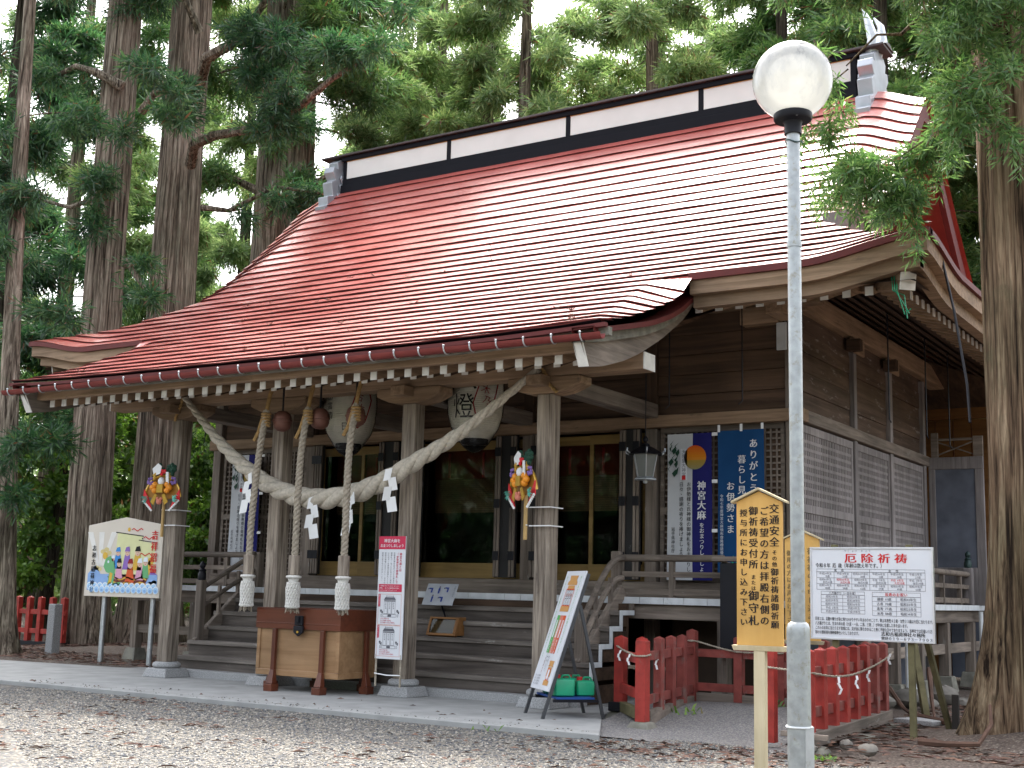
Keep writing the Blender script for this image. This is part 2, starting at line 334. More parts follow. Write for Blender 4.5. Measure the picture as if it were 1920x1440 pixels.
M['crimson'] = plain("sign_crimson", (.50,.03,.075), .5, .3, var=.03)
M['green'] = plain("sign_green", (.10,.36,.10), .5, .3, var=.03)
M['coral'] = plain("sign_coral", (.60,.20,.14), .5, .3, var=.03)
M['orange'] = plain("sign_orange_red", (.58,.09,.025), .5, .3, var=.03)
M['tan'] = plain("sign_tan", (.52,.27,.09), .5, .3, var=.05)
M['blueink'] = plain("sign_blue", (.02,.045,.24), .5, .3, var=.03)
M['jerry'] = plain("green_plastic", (.008,.30,.15), .32, .5, var=.1)
M['redcap'] = plain("red_plastic", (.45,.02,.02), .35, .5)
M['mirror'] = plain("shiny_plate", (.66,.70,.76), .16, .5, .45, bump=.35, bscale=6)
M['bluetray'] = plain("blue_board", (.01,.05,.22), .5)
M['bamboo'] = plain("bamboo_pole", (.42,.27,.10), .4, .4, var=.15)
M['goldpaint'] = plain("gold_ornament", (.55,.33,.05), .3, .5, .4)
M['orangeorn'] = plain("orange_ornament", (.75,.27,.02), .4, .4)
M['redorn'] = plain("red_ornament", (.6,.02,.03), .4, .4)
M['tealorn'] = plain("teal_ornament", (.10,.40,.32), .45, .4)
M['greenorn'] = plain("dark_green_ornament", (.012,.05,.03), .6, .3)
M['purpleorn'] = plain("purple_ornament", (.20,.12,.34), .5, .3)
M['brownorn'] = plain("amber_ornament", (.28,.13,.02), .35, .5)
M['bronze'] = plain("bronze_green_finial", (.02,.045,.042), .45, .5, .3)
M['bluegrey'] = plain("slate_board", (.11,.12,.15), .8, .2, var=.2, scale=4)
M['blind'] = plain("bamboo_blind", (.26,.13,.065), .7, .3, var=.2, scale=8)
M['blindred'] = plain("blind_red_hem", (.22,.035,.015), .7, .3, var=.2)
M['globe'] = globe_mat()
M['smoked'] = plain('smoked_lantern_glass', (.10,.115,.11), .2, .5)
M['capdark'] = plain('ridge_cap_dark', (.045,.03,.028), .45, .4, var=.3)
M['riser'] = wood('old_step_riser', (.045,.036,.031), (.165,.14,.122), 'x', sc=.8, stain=((.30,.285,.265), .64))
M['darksteel'] = plain('dark_grey_steel', (.055,.057,.062), .5, .4, .3)
M['ridgeblack'] = plain('ridge_black_paint', (.006,.006,.009), .65, .12)
M['stone'] = plain("field_stone", (.17,.155,.135), .9, .25, var=.3, scale=7, bump=.5, bscale=30)
M['twig'] = plain("dead_branch", (.095,.055,.04), .85, .2, var=.3)
M['greenpost'] = plain("mossy_stake", (.13,.115,.06), .85, .2, var=.25, scale=9)
M['darkstake'] = plain("dark_stake", (.045,.04,.036), .8, .2)
M['bark'] = bark_mat("cedar_bark", (.035,.026,.021), (.18,.14,.115), (.42,.355,.30))
M['barkred'] = bark_mat("cedar_bark_reddish", (.022,.013,.009), (.165,.108,.072), (.33,.25,.175))
M['barkdark'] = bark_mat("dark_bark", (.02,.016,.013), (.06,.05,.04), (.13,.11,.09))
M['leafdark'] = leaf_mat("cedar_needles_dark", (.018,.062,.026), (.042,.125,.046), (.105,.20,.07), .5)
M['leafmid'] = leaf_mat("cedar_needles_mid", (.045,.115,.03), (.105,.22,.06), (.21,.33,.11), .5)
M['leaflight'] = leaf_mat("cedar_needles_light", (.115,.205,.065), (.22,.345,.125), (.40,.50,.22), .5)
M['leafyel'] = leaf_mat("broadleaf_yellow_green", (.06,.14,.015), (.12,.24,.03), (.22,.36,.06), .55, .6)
M['gravel'] = gravel_mat("grey_gravel", [(0,(.115,.113,.106)),(.2,(.18,.165,.14)),(.38,(.06,.065,.075)),(.55,(.145,.13,.11)),(.7,(.09,.085,.08)),(.82,(.25,.23,.195)),(.93,(.06,.065,.075))], 38, (.15,.125,.105), .70)
M['finegravel'] = gravel_mat("fine_grey_gravel", [(0,(.24,.23,.23)),(.3,(.31,.29,.275)),(.55,(.20,.20,.205)),(.8,(.36,.34,.31))], 70, (.15,.125,.11), .68)
M['soil'] = gravel_mat("needle_covered_soil", [(0,(.105,.078,.063)),(.3,(.14,.107,.088)),(.55,(.078,.060,.050)),(.75,(.175,.14,.115)),(.92,(.25,.22,.185))], 52, (.092,.064,.050), .5)
M['field'] = plain("sunlit_field", (.42,.43,.30), .9, .2, var=.15, scale=.2)

# ------------------------------------------------------------------ lettering
_gc = bpy.data.curves.new("glyphs", 'FONT'); _go = bpy.data.objects.new("glyphs", _gc); C.objects.link(_go)
_gc.size = 1; _gc.resolution_u = 2
_cache = {}
def glyph(ch):
    if ch not in _cache:
        _gc.body = ch; dg = bpy.context.evaluated_depsgraph_get(); dg.update()
        me = bpy.data.meshes.new_from_object(_go.evaluated_get(dg))
        vs = [(v.co.x, v.co.y) for v in me.vertices]; fs = [tuple(p.vertices) for p in me.polygons]
        w = 1.0 if ord(ch) > 0x2000 else (max([x for x, y in vs])+.06 if vs else .35)
        _cache[ch] = (vs, fs, w); bpy.data.meshes.remove(me)
    return _cache[ch]
class Sign:
    """a flat face with its own 2-D coordinates (metres from its lower left corner)"""
    def __init__(s, o, ex, ey, lift=.003):
        s.o = Vector(o); s.ex = Vector(ex).normalized(); s.ey = Vector(ey).normalized(); s.n = s.ex.cross(s.ey); s.l = lift
        s.mbs = {}
    def mb(s, key): return s.mbs.setdefault(key, MB())
    def pt(s, x, y, l=None): return s.o+s.ex*x+s.ey*y+s.n*(s.l if l is None else l)
    def char(s, ch, x, y, h, key, w=None, bold=0):
        if ch in ' 　': return
        vs, fs, _ = glyph(ch); w = w or h
        for dx in ((0,) if not bold else (-bold, bold)):
            s.mb(key).add([s.pt(x+(vx-.5)*w+dx*h, y+(vy-.38)*h, s.l+(dx > 0)*.0006) for vx, vy in vs], fs)
    def col(s, txt, x, y, h, key, pitch=1.04, w=None, bold=0):
        """vertical line: first character's centre at (x, y)"""
        for i, ch in enumerate(txt):
            if ch in 'ー―-':
                s.rect(x-h*.05, x+h*.05, y-i*h*pitch-h*.4, y-i*h*pitch+h*.4, key)
            else: s.char(ch, x+(h*.28 if ch in '、。' else 0), y-i*h*pitch+(h*.3 if ch in '、。' else 0), h, key, w, bold)
    def row(s, txt, x, y, h, key, pitch=1.0, w=None, bold=0, center=False):
        ww = w or h; adv = [(glyph(c)[2] if c not in ' 　' else .5)*ww*pitch for c in txt]
        if center: x -= sum(adv)/2
        for ch, a in zip(txt, adv):
            if ord(ch) > 0x2000: s.char(ch, x+a/2, y, h, key, w, bold)
            elif ch != ' ':
                vs, fs, _ = glyph(ch)
                for dx in ((0,) if not bold else (-bold, bold)):
                    s.mb(key).add([s.pt(x+vx*ww+dx*h, y+(vy-.36)*h, s.l+(dx > 0)*.0006) for vx, vy in vs], fs)
            x += a
        return x
    def rect(s, x0, x1, y0, y1, key, l=None): s.mb(key).add([s.pt(x0,y0,l), s.pt(x1,y0,l), s.pt(x1,y1,l), s.pt(x0,y1,l)], [(0,1,2,3)])
    def frame(s, x0, x1, y0, y1, t, key):
        for a in ((x0,x1,y0,y0+t),(x0,x1,y1-t,y1),(x0,x0+t,y0+t,y1-t),(x1-t,x1,y0+t,y1-t)): s.rect(*a, key)
    def line(s, p, q, t, key, l=None):
        p = Vector(p); q = Vector(q); d = (q-p).normalized(); e = Vector((-d.y, d.x))*t/2
        s.mb(key).add([s.pt(*(p-e), l), s.pt(*(q-e), l), s.pt(*(q+e), l), s.pt(*(p+e), l)], [(0,1,2,3)])
    def poly(s, pts, key, l=None): s.mb(key).add([s.pt(x, y, l) for x, y in pts], [tuple(range(len(pts)))])
    def disc(s, x, y, r_, key, l=None, n=18, sy=1, a0=0, a1=2*math.pi):
        s.poly([(x+r_*math.cos(a0+(a1-a0)*k/n), y+sy*r_*math.sin(a0+(a1-a0)*k/n)) for k in range(n+(a1-a0 < 6))], key, l)
    def done(s, parent, names=None):
        for k, mb in s.mbs.items(): mb.build((names or {}).get(k, "lettering"), M[k], parent, fix=False)

# ------------------------------------------------------------------ the hall
XC, YR, YF = -10.10, 17.48, 14.60
XL, XR_ = -14.87, -5.335
FV = np.array([0,.32,.86,1.38,1.75,2.47,3.16,3.63,4.14,4.96,5.44,6.2,7.07,7.4]); FZ = np.array([8.56,8.22,7.66,7.13,6.77,6.17,5.71,5.42,5.13,4.66,4.42,4.09,3.71,3.57])
_pf = np.polyfit(FV, FZ, 5)
def F(v): return float(np.polyval(_pf, max(v, 0)))
def sm(x, a, b):
    t = min(1, max(0, (x-a)/(b-a))); return t*t*(3-2*t)
VE, UE, UK, VK = 4.96, 6.95, 4.40, 7.07
def UB(v):
    if v <= 2.4: return 5.75
    if v <= 3.2: return 5.75+(5.19-5.75)*sm(v, 2.4, 3.2)
    if v <= VE+1e-6: return v+1.99
    return UK
def zroof(u, v):
    a = abs(u); z = F(v)
    if v < 3.2: z -= .24*sm(a, 5.0, 5.85)*(1-sm(v, 2.5, 3.25))
    if v <= VE+.3: z += .19*sm(a, 5.6, 6.95)*sm(v, 3.6, 4.96)
    if v > VE:
        w = .5-.3*min(1, (v-VE)/1.95); z -= float(np.interp(v, [4.96,5.3,5.6,6.2,6.9,7.07], [.09,.15,.135,.075,.02,0]))*max(0, min(1.15, (a-(UK-w))/w))
        z += .05*(a/UK)**4*sm(v, 6.2, VK)
    return z
hall = thing("shrine_hall", "weathered wooden shrine hall with red metal roof, porch and steps", "shrine", (XC, YF, 0))
# arc-length courses
vv = np.linspace(.15, VK, 800); zz = np.polyval(_pf, vv); arc = np.concatenate([[0], np.cumsum(np.hypot(np.diff(vv), np.diff(zz)))])
s_main = np.interp(VE, vv, arc); n_main = round(s_main/.272); n_k = round((arc[-1]-s_main)/.262)
lv = [float(np.interp(s, arc, vv)) for s in np.linspace(0, s_main, n_main+1)] + [float(np.interp(s, arc, vv)) for s in np.linspace(s_main, arc[-1], n_k+1)][1:]
sg = np.unique(np.concatenate([np.linspace(-1,1,49), np.linspace(.74,1,14), -np.linspace(.74,1,14)]))
roof = MB(); LIP = .042; rng = random.Random(3); ridx = []
for i in range(len(lv)-1):
    va, vb = lv[i]-(.03 if i else 0), lv[i+1]; kohai = vb > VE+.01
    ua = UK if (kohai and va < VE+.05) else UB(va); ub = UB(vb); rows = [[],[],[],[]]
    wob = rng.uniform(-.003, .003)
    for s in sg:
        u0, u1 = s*ua, s*ub; lip = (.041-.013*vb/VK)*(1 if i < len(lv)-2 else 1.4)
        jit = wob + .003*math.sin(s*31+i*2.3)
        rows[0].append((XC+u0, YR-va, zroof(u0, va)+.002)); rows[1].append((XC+u1, YR-vb, zroof(u1, vb)+lip+jit))
        rows[2].append((XC+u1, YR-vb+.004, zroof(u1, vb)+lip-.012+jit)); rows[3].append((XC+s*ub, YR-vb+.05, zroof(u1, max(vb-.05, 0))-.006))
    roof.grid(rows); m_n = len(sg)-1; ridx += [0]*m_n+[1]*m_n+[2]*m_n  # lip fronts dark red, undersides black: colour deepens the shadow lines
# side hips below the gables, back slope
for sd in (-1, 1):
    rows = []
    for a in np.linspace(4.85, UE, 12):
        w = max(a-1.99, .3); rows.append([(XC+sd*a, YR-t*w, F(w)+.19*sm(a,5.6,6.95)*sm(abs(t*w),3.6,4.96)+.01) for t in np.linspace(-1,1,23)])
    roof.grid(rows)
rows = [[(XC+t*UB(v), YR+v, zroof(t*UB(v), v)) for t in np.linspace(-1,1,40)] for v in np.linspace(.1, VE, 16)]
roof.grid(rows)
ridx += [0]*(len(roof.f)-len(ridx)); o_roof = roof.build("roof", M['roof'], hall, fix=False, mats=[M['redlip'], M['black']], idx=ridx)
# red edging, fascias and board ends that follow the eaves
def eave_pts(u0, u1, n=22): return [(XC+u, YR-VE, zroof(u, VE)) for u in np.linspace(u0, u1, n)]
def side_pts(sd, e=0, n=40): return [(XC+sd*UE, YR-v, F(VE)+.19*sm(abs(v),3.6,4.96)) for v in np.linspace(VE-e, -VE+e, n)]
for sd in (-1, 1):
    lip = MB(); f1 = MB(); f2 = MB(); p, p1, p2 = (eave_pts(sd*(UK-.05), sd*(UE+e)) for e in (.012,-.028,-.128))
    sec = lambda y0, y1, z0, z1: [(0,y0,z0),(0,y1,z0),(0,y1,z1),(0,y0,z1)]
    lip.strip(p, sec(-.01,.10,-.045,.02)); f1.strip(p1, sec(.03,.16,-.20,-.046)); f2.strip(p2, sec(.13,.26,-.33,-.202))
    q = side_pts(sd); secx = lambda x0, x1, z0, z1: [(-sd*x0,0,z0),(-sd*x1,0,z0),(-sd*x1,0,z1),(-sd*x0,0,z1)]
    lip.strip(q, secx(-.012,.10,-.046,.022)); f1.strip(side_pts(sd,.031), secx(.028,.16,-.202,-.048)); f2.strip(side_pts(sd,.131), secx(.128,.26,-.334,-.204))
    lip.build("roof_edging", M['redlip'], hall); f1.build("fascia", M['beamx'], hall); f2.build("fascia", M['beamx'], hall)
kp = [(XC+u, YR-VK, zroof(u, VK)) for u in np.linspace(-UK-.05, UK+.05, 24)]
MB().strip(kp, [(0,.012,-.04),(0,.07,-.04),(0,.07,.0),(0,.012,.0)]).build("roof_edging", M['redlip'], hall)
MB().strip(kp, [(0,.09,-.11),(0,.16,-.11),(0,.16,-.028),(0,.09,-.028)]).build("fascia", M['footing'], hall)
MB().box(XC-4.17, XC+4.17, 10.62, 10.72, 3.535, 3.655).build("fascia", M['beamx'], hall, bevel=.008)
# porch side boards that sweep up to the main eave
HT = [(10.40,3.74),(10.73,3.80),(11.65,4.03),(12.1,4.19),(12.42,4.34),(12.70,4.52),(12.98,4.70)]
HB = [(10.56,3.36),(10.85,3.41),(11.3,3.54),(11.66,3.68),(12.16,3.92),(12.69,4.23),(12.98,4.46)]
ys = np.linspace(0, 1, 26)
ty = np.interp(ys, np.linspace(0,1,7), [a for a, b in HT]); tz = np.interp(ty, [a for a, b in HT], [b for a, b in HT])
by = np.interp(ys, np.linspace(0,1,7), [a for a, b in HB]); bz = np.interp(by, [a for a, b in HB], [b for a, b in HB])
for sd in (-1, 1):
    x = XC+sd*4.20
    mb = MB()
    mb.grid([[(x+dx, ty[k]*(1-t)+by[k]*t, (tz[k]-.16)*(1-t)+bz[k]*t) for dx, t in ((0,0),(0,1),(-sd*.09,1),(-sd*.09,0),(0,0))] for k in range(26)])
    b = mb.build("bargeboard", M['greyy'], hall, smooth=True)
    mb = MB(); mb.grid([[(x+dx*sd, ty[k], tz[k]-.17+dz) for dx, dz in ((.05,0),(.05,.09),(-.1,.09),(-.1,0),(.05,0))] for k in range(26)]); mb.build("bargeboard_trim", M['footing'], hall, smooth=True)
    mb = MB(); mb.grid([[(x+dx*sd, ty[k], tz[k]-.075+dz) for dx, dz in ((.14,0),(.14,.055),(-.1,.055),(-.1,0),(.14,0))] for k in range(26)]); mb.build("roof_edging", M['redlip'], hall)
    MB().prism([(x+.01*sd, 10.545, 3.36), (x-.1*sd, 10.545, 3.36), (x-.1*sd, 10.42, 3.585), (x+.01*sd, 10.42, 3.585)], (0, .012, .004)).build("bargeboard_end", M['white'], hall)
mm = MB(); rq = random.Random(12)
for _ in range(34):
    u = rq.uniform(-4.2,4.2); v = rq.uniform(2.5,6.9); q = Vector((XC+u, YR-v, zroof(u,v)+.03))
    for k in range(rq.randint(2,7)): a = rq.uniform(0,6.28); mm.tube([q, q+Vector((math.cos(a)*rq.uniform(.03,.09), math.sin(a)*.05, rq.uniform(.0,.05)))], .004, 3)
mm.build("roof_debris", M['twig'], hall, fix=False)
# gutter on its brackets
gy, gz = 10.40, 3.645
gut = MB(); arcp = [(.055*math.cos(t), .06*math.sin(t)) for t in np.linspace(math.pi, 2*math.pi, 9)]; arcp += [(.048*math.cos(t), .052*math.sin(t)) for t in np.linspace(2*math.pi, math.pi, 9)]
gut.strip([(XC-4.50, gy, gz), (XC+4.44, gy, gz)], [(0, a, b) for a, b in arcp]); og = gut.build("gutter", M['gutter'], hall, smooth=True)
for k in range(28):
    x = XC-4.36+k*.318; m_ = MB(); m_.tube([(x, gy+.062*math.cos(t), gz+.066*math.sin(t)) for t in np.linspace(math.pi*.95, 1.75*math.pi, 7)], .008, 5); m_.ball((x, gy-.06, gz+.012), .014, 6)
    m_.build("gutter_bracket", M['steel'], og)
# rafters
for k in range(35):
    x = -14.30+k*(7.955/34)
    m_ = MB(); m_.beam((x, 10.76, 3.497), (x, 12.2, 3.93), .082, .094); r_ = m_.build("rafter", M['beamy'], hall)
    MB().box(x-.042, x+.042, 10.748, 10.759, 3.449, 3.545).build("rafter_tip", M['white'], r_)
for k in range(34):
    x = -14.18+k*(7.955/34)
    m_ = MB(); m_.beam((x, 11.32, 3.585), (x, 14.7, 4.80), .075, .085); r_ = m_.build("rafter", M['darky'], hall)
    MB().box(x-.039, x+.039, 11.305, 11.317, 3.535, 3.62).build("rafter_tip", M['white'], r_)
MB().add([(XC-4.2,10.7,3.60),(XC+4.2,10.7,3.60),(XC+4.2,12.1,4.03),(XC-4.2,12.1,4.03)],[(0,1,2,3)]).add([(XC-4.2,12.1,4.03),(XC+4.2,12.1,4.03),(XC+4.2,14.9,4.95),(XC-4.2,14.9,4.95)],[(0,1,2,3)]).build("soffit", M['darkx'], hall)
for sd in (-1, 1):
    for k in range(12):
        x = XC+sd*(4.28+k*.2415)
        if abs(x-XC) > 6.3: continue
        m_ = MB(); m_.beam((x, 12.96, 4.41), (x, 14.75, 5.02), .08, .09); r_ = m_.build("rafter", M['beamy'], hall)
        MB().box(x-.043, x+.043, 12.946, 12.958, 4.36, 4.455).build("rafter_tip", M['white'], r_)
    for k in range(39):
        y = 13.30+k*.228
        if y > 21.7: continue
        m_ = MB(); m_.beam((XC+sd*6.55, y, 4.395), (XC+sd*6.25, y, 4.475), .07, .085); r_ = m_.build("rafter", M['beamx'], hall)
        MB().box(XC+sd*6.555-.006, XC+sd*6.555+.006, y-.037, y+.037, 4.35, 4.44).build("rafter_tip", M['white'], r_)
    # corner beam and soffit boards
    m_ = MB(); m_.beam((XC+sd*6.66, 12.78, 4.44), (XC+sd*4.7, 14.72, 4.98), .17, .21); r_ = m_.build("corner_beam", M['beamy'], hall)
    d = Vector((sd*1.96, -1.94, -.54)).normalized(); a = Vector((XC+sd*6.66, 12.78, 4.44)); m_ = MB(); m_.beam(a, a+d*.012, .172, .212); m_.build("beam_tip", M['white'], r_)
    mb = MB(); mb.add([(XC+sd*4.2,12.7,4.42),(XC+sd*6.75,12.7,4.42),(XC+sd*4.7,14.75,5.08),(XC+sd*4.2,14.75,5.08)],[(0,1,2,3)])
    for k in range(21): # boards of the side soffit lie lengthwise
        t0, t1 = k/21, (k+1)/21; x0 = XC+sd*(6.75-2.05*t0); x1 = XC+sd*(6.75-2.05*t1); z0 = 4.42+.66*t0+(k % 2)*.035; z1 = 4.42+.66*t1+(k % 2)*.035
        mb.add([(x0,12.7+2.05*t0,z0),(x0,22.3-2.05*t0,z0),(x1,22.3-2.05*t1,z1),(x1,12.7+2.05*t1,z1)],[(0,1,2,3)])
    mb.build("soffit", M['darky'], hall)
    mb = MB(); a, b = XC+sd*6.80, XC+sd*4.65; mb.add([(a,12.66,4.475),(a,22.34,4.475),(b,20.2,5.165),(b,14.8,5.165)],[(0,1,2,3)]); mb.add([(a,22.3,4.42),(XC,22.3,4.42),(XC,20.2,5.08),(b,20.2,5.08)],[(0,1,2,3)]); mb.build("soffit_backing", M['darky'], hall)
# ridge box
RY0, RY1 = 17.32, 17.64; RX0, RX1 = -14.92, -5.30
rb = MB(); rb.box(RX0, RX1, RY0-.06, RY1+.06, 8.22, 8.50); rb.box(RX0, RX1, RY0, RY1, 8.50, 9.00); rb.box(RX0, RX1, RY0-.05, RY1+.05, 8.962, 9.04); rb.box(RX0+.02, RX1-.02, RY0-.03, RY1+.03, 8.502, 8.612)
ridge = rb.build("ridge_box", M['ridgeblack'], hall, bevel=.01)
ed = [-14.86, -12.52, -10.12, -7.75, -5.36]
for a, b in zip(ed, ed[1:]):
    MB().box(a+.045, b-.045, RY0-.012, RY0-.002, 8.625, 8.948).build("ridge_panel", M['panelwhite'], ridge)
    MB().box(a+.03, b-.03, RY0-.016, RY0-.003, 8.949, 8.9615).build("ridge_panel_trim", M['tan'], ridge)
    MB().box(b-.04, b+.04, RY0-.02, RY0-.001, 8.613, 8.9615).build("ridge_mullion", M['ridgeblack'], ridge)
m_ = MB(); m_.box(-15.38, -4.9, RY0-.10, RY1+.10, 9.045, 9.085); m_.prism([(-15.38,RY0-.06,9.086),(-15.38,RY1+.06,9.086),(-15.38,17.53,9.15),(-15.38,17.43,9.15)], (10.5,0,0)); m_.build("ridge_cap", M['capdark'], ridge, bevel=.008)
for sd in (-1, 1):
    x = XC+sd*4.86
    pr = [(-.52,7.78),(-.60,8.02),(-.50,8.06),(-.52,8.22),(-.36,8.28),(-.42,8.52),(-.30,8.60),(-.40,8.72),(-.36,8.84),(-.25,8.82),(-.28,8.94),(-.16,9.02),(0,9.03)]
    pts = [(x, 17.48+a, z) for a, z in pr]+[(x, 17.48-a, z) for a, z in pr[::-1][1:]]
    e = MB().prism(pts, (sd*.22,0,0)).build("ridge_end_tile", M['onigray'], ridge, bevel=.012)
    MB().prism([(x-sd*.02,17.48+a*.55,z*.6+8.5*.4) for a, z in pr]+[(x-sd*.02,17.48-a*.55,z*.6+8.5*.4) for a, z in pr[::-1][1:]], (-sd*.03,0,0)).build("ridge_end_boss", M['onigray'], e, bevel=.01)
    if sd > 0:
        m_ = MB(); m_.tube([(x+.12,17.40,9.0),(x+.16,17.36,9.22),(x+.10,17.33,9.48),(x+.02,17.33,9.72)], [.10,.085,.055,.012], 8); m_.tube([(x+.12,17.56,9.0),(x+.22,17.6,9.25),(x+.2,17.62,9.5),(x+.1,17.62,9.66)], [.10,.08,.05,.012], 8); m_.build("ridge_fin", M['steel'], e, smooth=True)
# gables
for sd in (-1, 1):
    x = XC+sd*4.95
    vs = np.linspace(.0, 3.05, 14); pts = [(x, YR-v, F(v)-.12) for v in vs[::-1]]+[(x, YR+v, F(v)-.12) for v in vs[1:]]
    MB().prism(pts, (-sd*.06,0,0)).build("gable_wall", M['boxredz'], hall)
    x = XC+sd*5.70
    bb = MB(); bb.grid([[(x+dx*sd, YR-v*t_, F(abs(v))-.62+dz) for dx, dz in ((0,0),(0,.30),(-.08,.30),(-.08,0),(0,0))] for v in np.linspace(-2.7,2.7,40) for t_ in (1,)])
    bb.build("gable_bargeboard", M['redlip'], hall)
# porch posts, brackets and beams
PX = [-12.90, -11.08, -9.03, -7.17]; PY = 11.96
for x in PX:
    m_ = MB(); m_.beam((x, PY, .19), (x, PY, 3.36), .19, .19, (0,1,0)); p_ = m_.build("porch_post", M['postz'], hall, bevel=.010)
    m_ = MB(); v = []
    for h, z in ((.215,0),(.18,.115)): v += [(x-h,PY-h,z),(x+h,PY-h,z),(x+h,PY+h,z),(x-h,PY+h,z)]
    m_.add(v, [(0,3,2,1),(4,5,6,7),(0,1,5,4),(1,2,6,5),(2,3,7,6),(3,0,4,7)])
    m_.lathe([(.13,.11),(.172,.125),(.184,.152),(.172,.178),(.142,.195)], (x,PY,0), 24)
    m_.build("plinth", M['granite'], p_, bevel=.012)
    pr = [(-.46,3.545),(-.46,3.46),(-.40,3.43),(-.28,3.385),(-.14,3.362),(.14,3.362),(.28,3.385),(.40,3.43),(.46,3.46),(.46,3.545)]
    MB().prism([(x+a, PY-.14, z) for a, z in pr], (0,.28,0)).build("bracket", M['beamx'], p_, bevel=.012)
    if x not in (PX[1],):
        MB().box(x-.1, x+.1, PY-.34, PY-.145, 3.43, 3.545).build("bracket_arm", M['beamy'], p_, bevel=.01)
kb = MB().box(-14.22, -5.95, PY-.13, PY+.13, 3.548, 3.735).build("porch_beam", M['beamx'], hall, bevel=.012)
for x in (-14.226, -5.944): MB().box(x-.006, x+.006, PY-.128, PY+.128, 3.552, 3.732).build("beam_tip", M['white'], kb)
for x in PX: MB().box(x-.11, x+.11, PY+.14, YF-.13, 3.42, 3.60).build("tie_beam", M['greyy'], hall, bevel=.012)
# hall columns
CX = [XL, -12.9, -11.05, -9.05, -7.20, XR_]
for x in CX:
    hgt = 3.30 if x not in (XL, XR_) else 4.9
    MB().box(x-.078, x+.078, YF-.05, YF+.11, 0, hgt).build("column", M['greyz'], hall, bevel=.01)
for x in CX[1:-1]: MB().box(x-.07, x+.07, YF-.04, YF+.10, 3.47, 4.95).build("column", M['darkz'], hall)
MB().box(XL-.14, XR_+.14, YF-.09, YF+.17, 3.31, 3.465).build("head_beam", M['beamx'], hall, bevel=.01)
m_ = MB()
for k in range(6):
    z = 3.47+k*.255; m_.box(XL+.1, XR_-.1, YF+.03-(k % 2)*.012, YF+.09, z, z+.25)
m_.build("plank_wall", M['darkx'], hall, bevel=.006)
MB().box(XL-.35, XR_+.35, YF-.10, YF+.18, 4.74, 5.02).build("wall_plate", M['beamx'], hall, bevel=.012)
MB().box(XR_-.10, XR_+.12, YF-.62, YF-.13, 4.52, 4.73).build("corner_bracket", M['beamy'], hall, bevel=.012)
MB().box(XR_-.62, XR_-.13, YF-.14, YF+.05, 4.52, 4.735).build("corner_bracket", M['beamx'], hall, bevel=.012)
MB().box(XR_-.17, XR_-.04, YF-.085, YF-.052, 4.18, 4.52).build("meter_box", M['edgewhite'], hall, bevel=.01)
MB().box(XL, XR_, YF-.06, YF+.16, 1.18, 1.372).build("threshold", M['greyx'], hall, bevel=.006)
# sliding glass doors in three bays
def door_leaf(x0, x1, y):
    d = MB(); t = .055
    d.box(x0, x1, y, y+.035, 3.15, 3.27); d.box(x0, x1, y, y+.035, 1.376, 1.585); d.box(x0, x0+t, y+.001, y+.034, 1.585, 3.15); d.box(x1-t, x1, y+.001, y+.034, 1.585, 3.15)
    q = d.build("sliding_door", M['gold'], hall, bevel=.004)
    MB().box(x0+t, x1-t, y+.014, y+.019, 1.585, 3.15).build("glass", M['glass'], q)
for a, b, n in ((-12.79,-11.16,2), (-10.94,-9.16,1), (-8.94,-7.31,2)):
    for k in range(n): door_leaf(a+(b-a)/n*k-(.02 if k else 0), a+(b-a)/n*(k+1)+(.02 if k < n-1 else 0), YF+.10-.04*(k % 2)+.0)
    # blinds behind the glass
    m_ = MB()
    for k in range(28): z = 2.30+k*.03; m_.box(a+.05, b-.05, YF+.42, YF+.427, z, z+.026)
    bl = m_.build("bamboo_blind", M['blind'], hall)
    MB().box(a+.04, b-.04, YF+.405, YF+.415, 2.78, 3.2).build("blind_valance", M['blindred'], bl)
    m_ = MB()
    for x in np.linspace(a+.3, b-.3, 3): m_.tube([(x,YF+.40,3.15),(x,YF+.40,2.8)], .02, 6)
    m_.build("blind_tassel", M['redorn'], bl)
# black folded doors beside the inner columns
for x0, x1 in ((-12.78,-12.60), (-11.52,-11.17), (-10.93,-10.75), (-9.50,-9.17), (-8.93,-8.66), (-7.60,-7.32)):
    d = MB().box(x0, x1, YF-.115, YF-.06, 1.39, 3.30).build("folding_door", M['peel'], hall, bevel=.005)
    for x in (x0+.0, x1-.085):
        m_ = MB(); m_.box(x, x+.036, YF-.14, YF-.117, 1.40, 3.29); m_.box(x+.048, x+.084, YF-.14, YF-.117, 1.40, 3.29); m_.build("door_stile", M['greyz'], d, bevel=.004)
        for z in (1.68, 2.38, 3.08): MB().box(x-.004, x+.088, YF-.15, YF-.141, z-.06, z+.06).build("hinge", M['black'], d)
# side bays with fine square lattice
def lattice_front(x0, x1):
    d = MB(); y = YF+.02
    for z in (1.376, 2.22, 3.24): d.box(x0, x1, y-.012, y+.04, z, z+.07)
    for x in (x0, x1-.05, (x0+x1)/2-.025): d.box(x, x+.05, y-.010, y+.038, 1.376, 3.31)
    q = d.build("lattice_shutter", M['greyx'], hall)
    g = MB()
    for k in range(int((x1-x0)/.075)): g.box(x0+.03+k*.075, x0+.052+k*.075, y, y+.016, 1.44, 3.24)
    for k in range(24): g.box(x0+.05, x1-.05, y+.006, y+.021, 1.46+k*.075, 1.482+k*.075)
    g.build("lattice_bars", M['greyz'], q)
    MB().box(x0, x1, y+.041, y+.06, 1.376, 3.31).build("backing_board", M['darkx'], q)
lattice_front(XL+.11, -13.01); lattice_front(-7.09, XR_-.11)
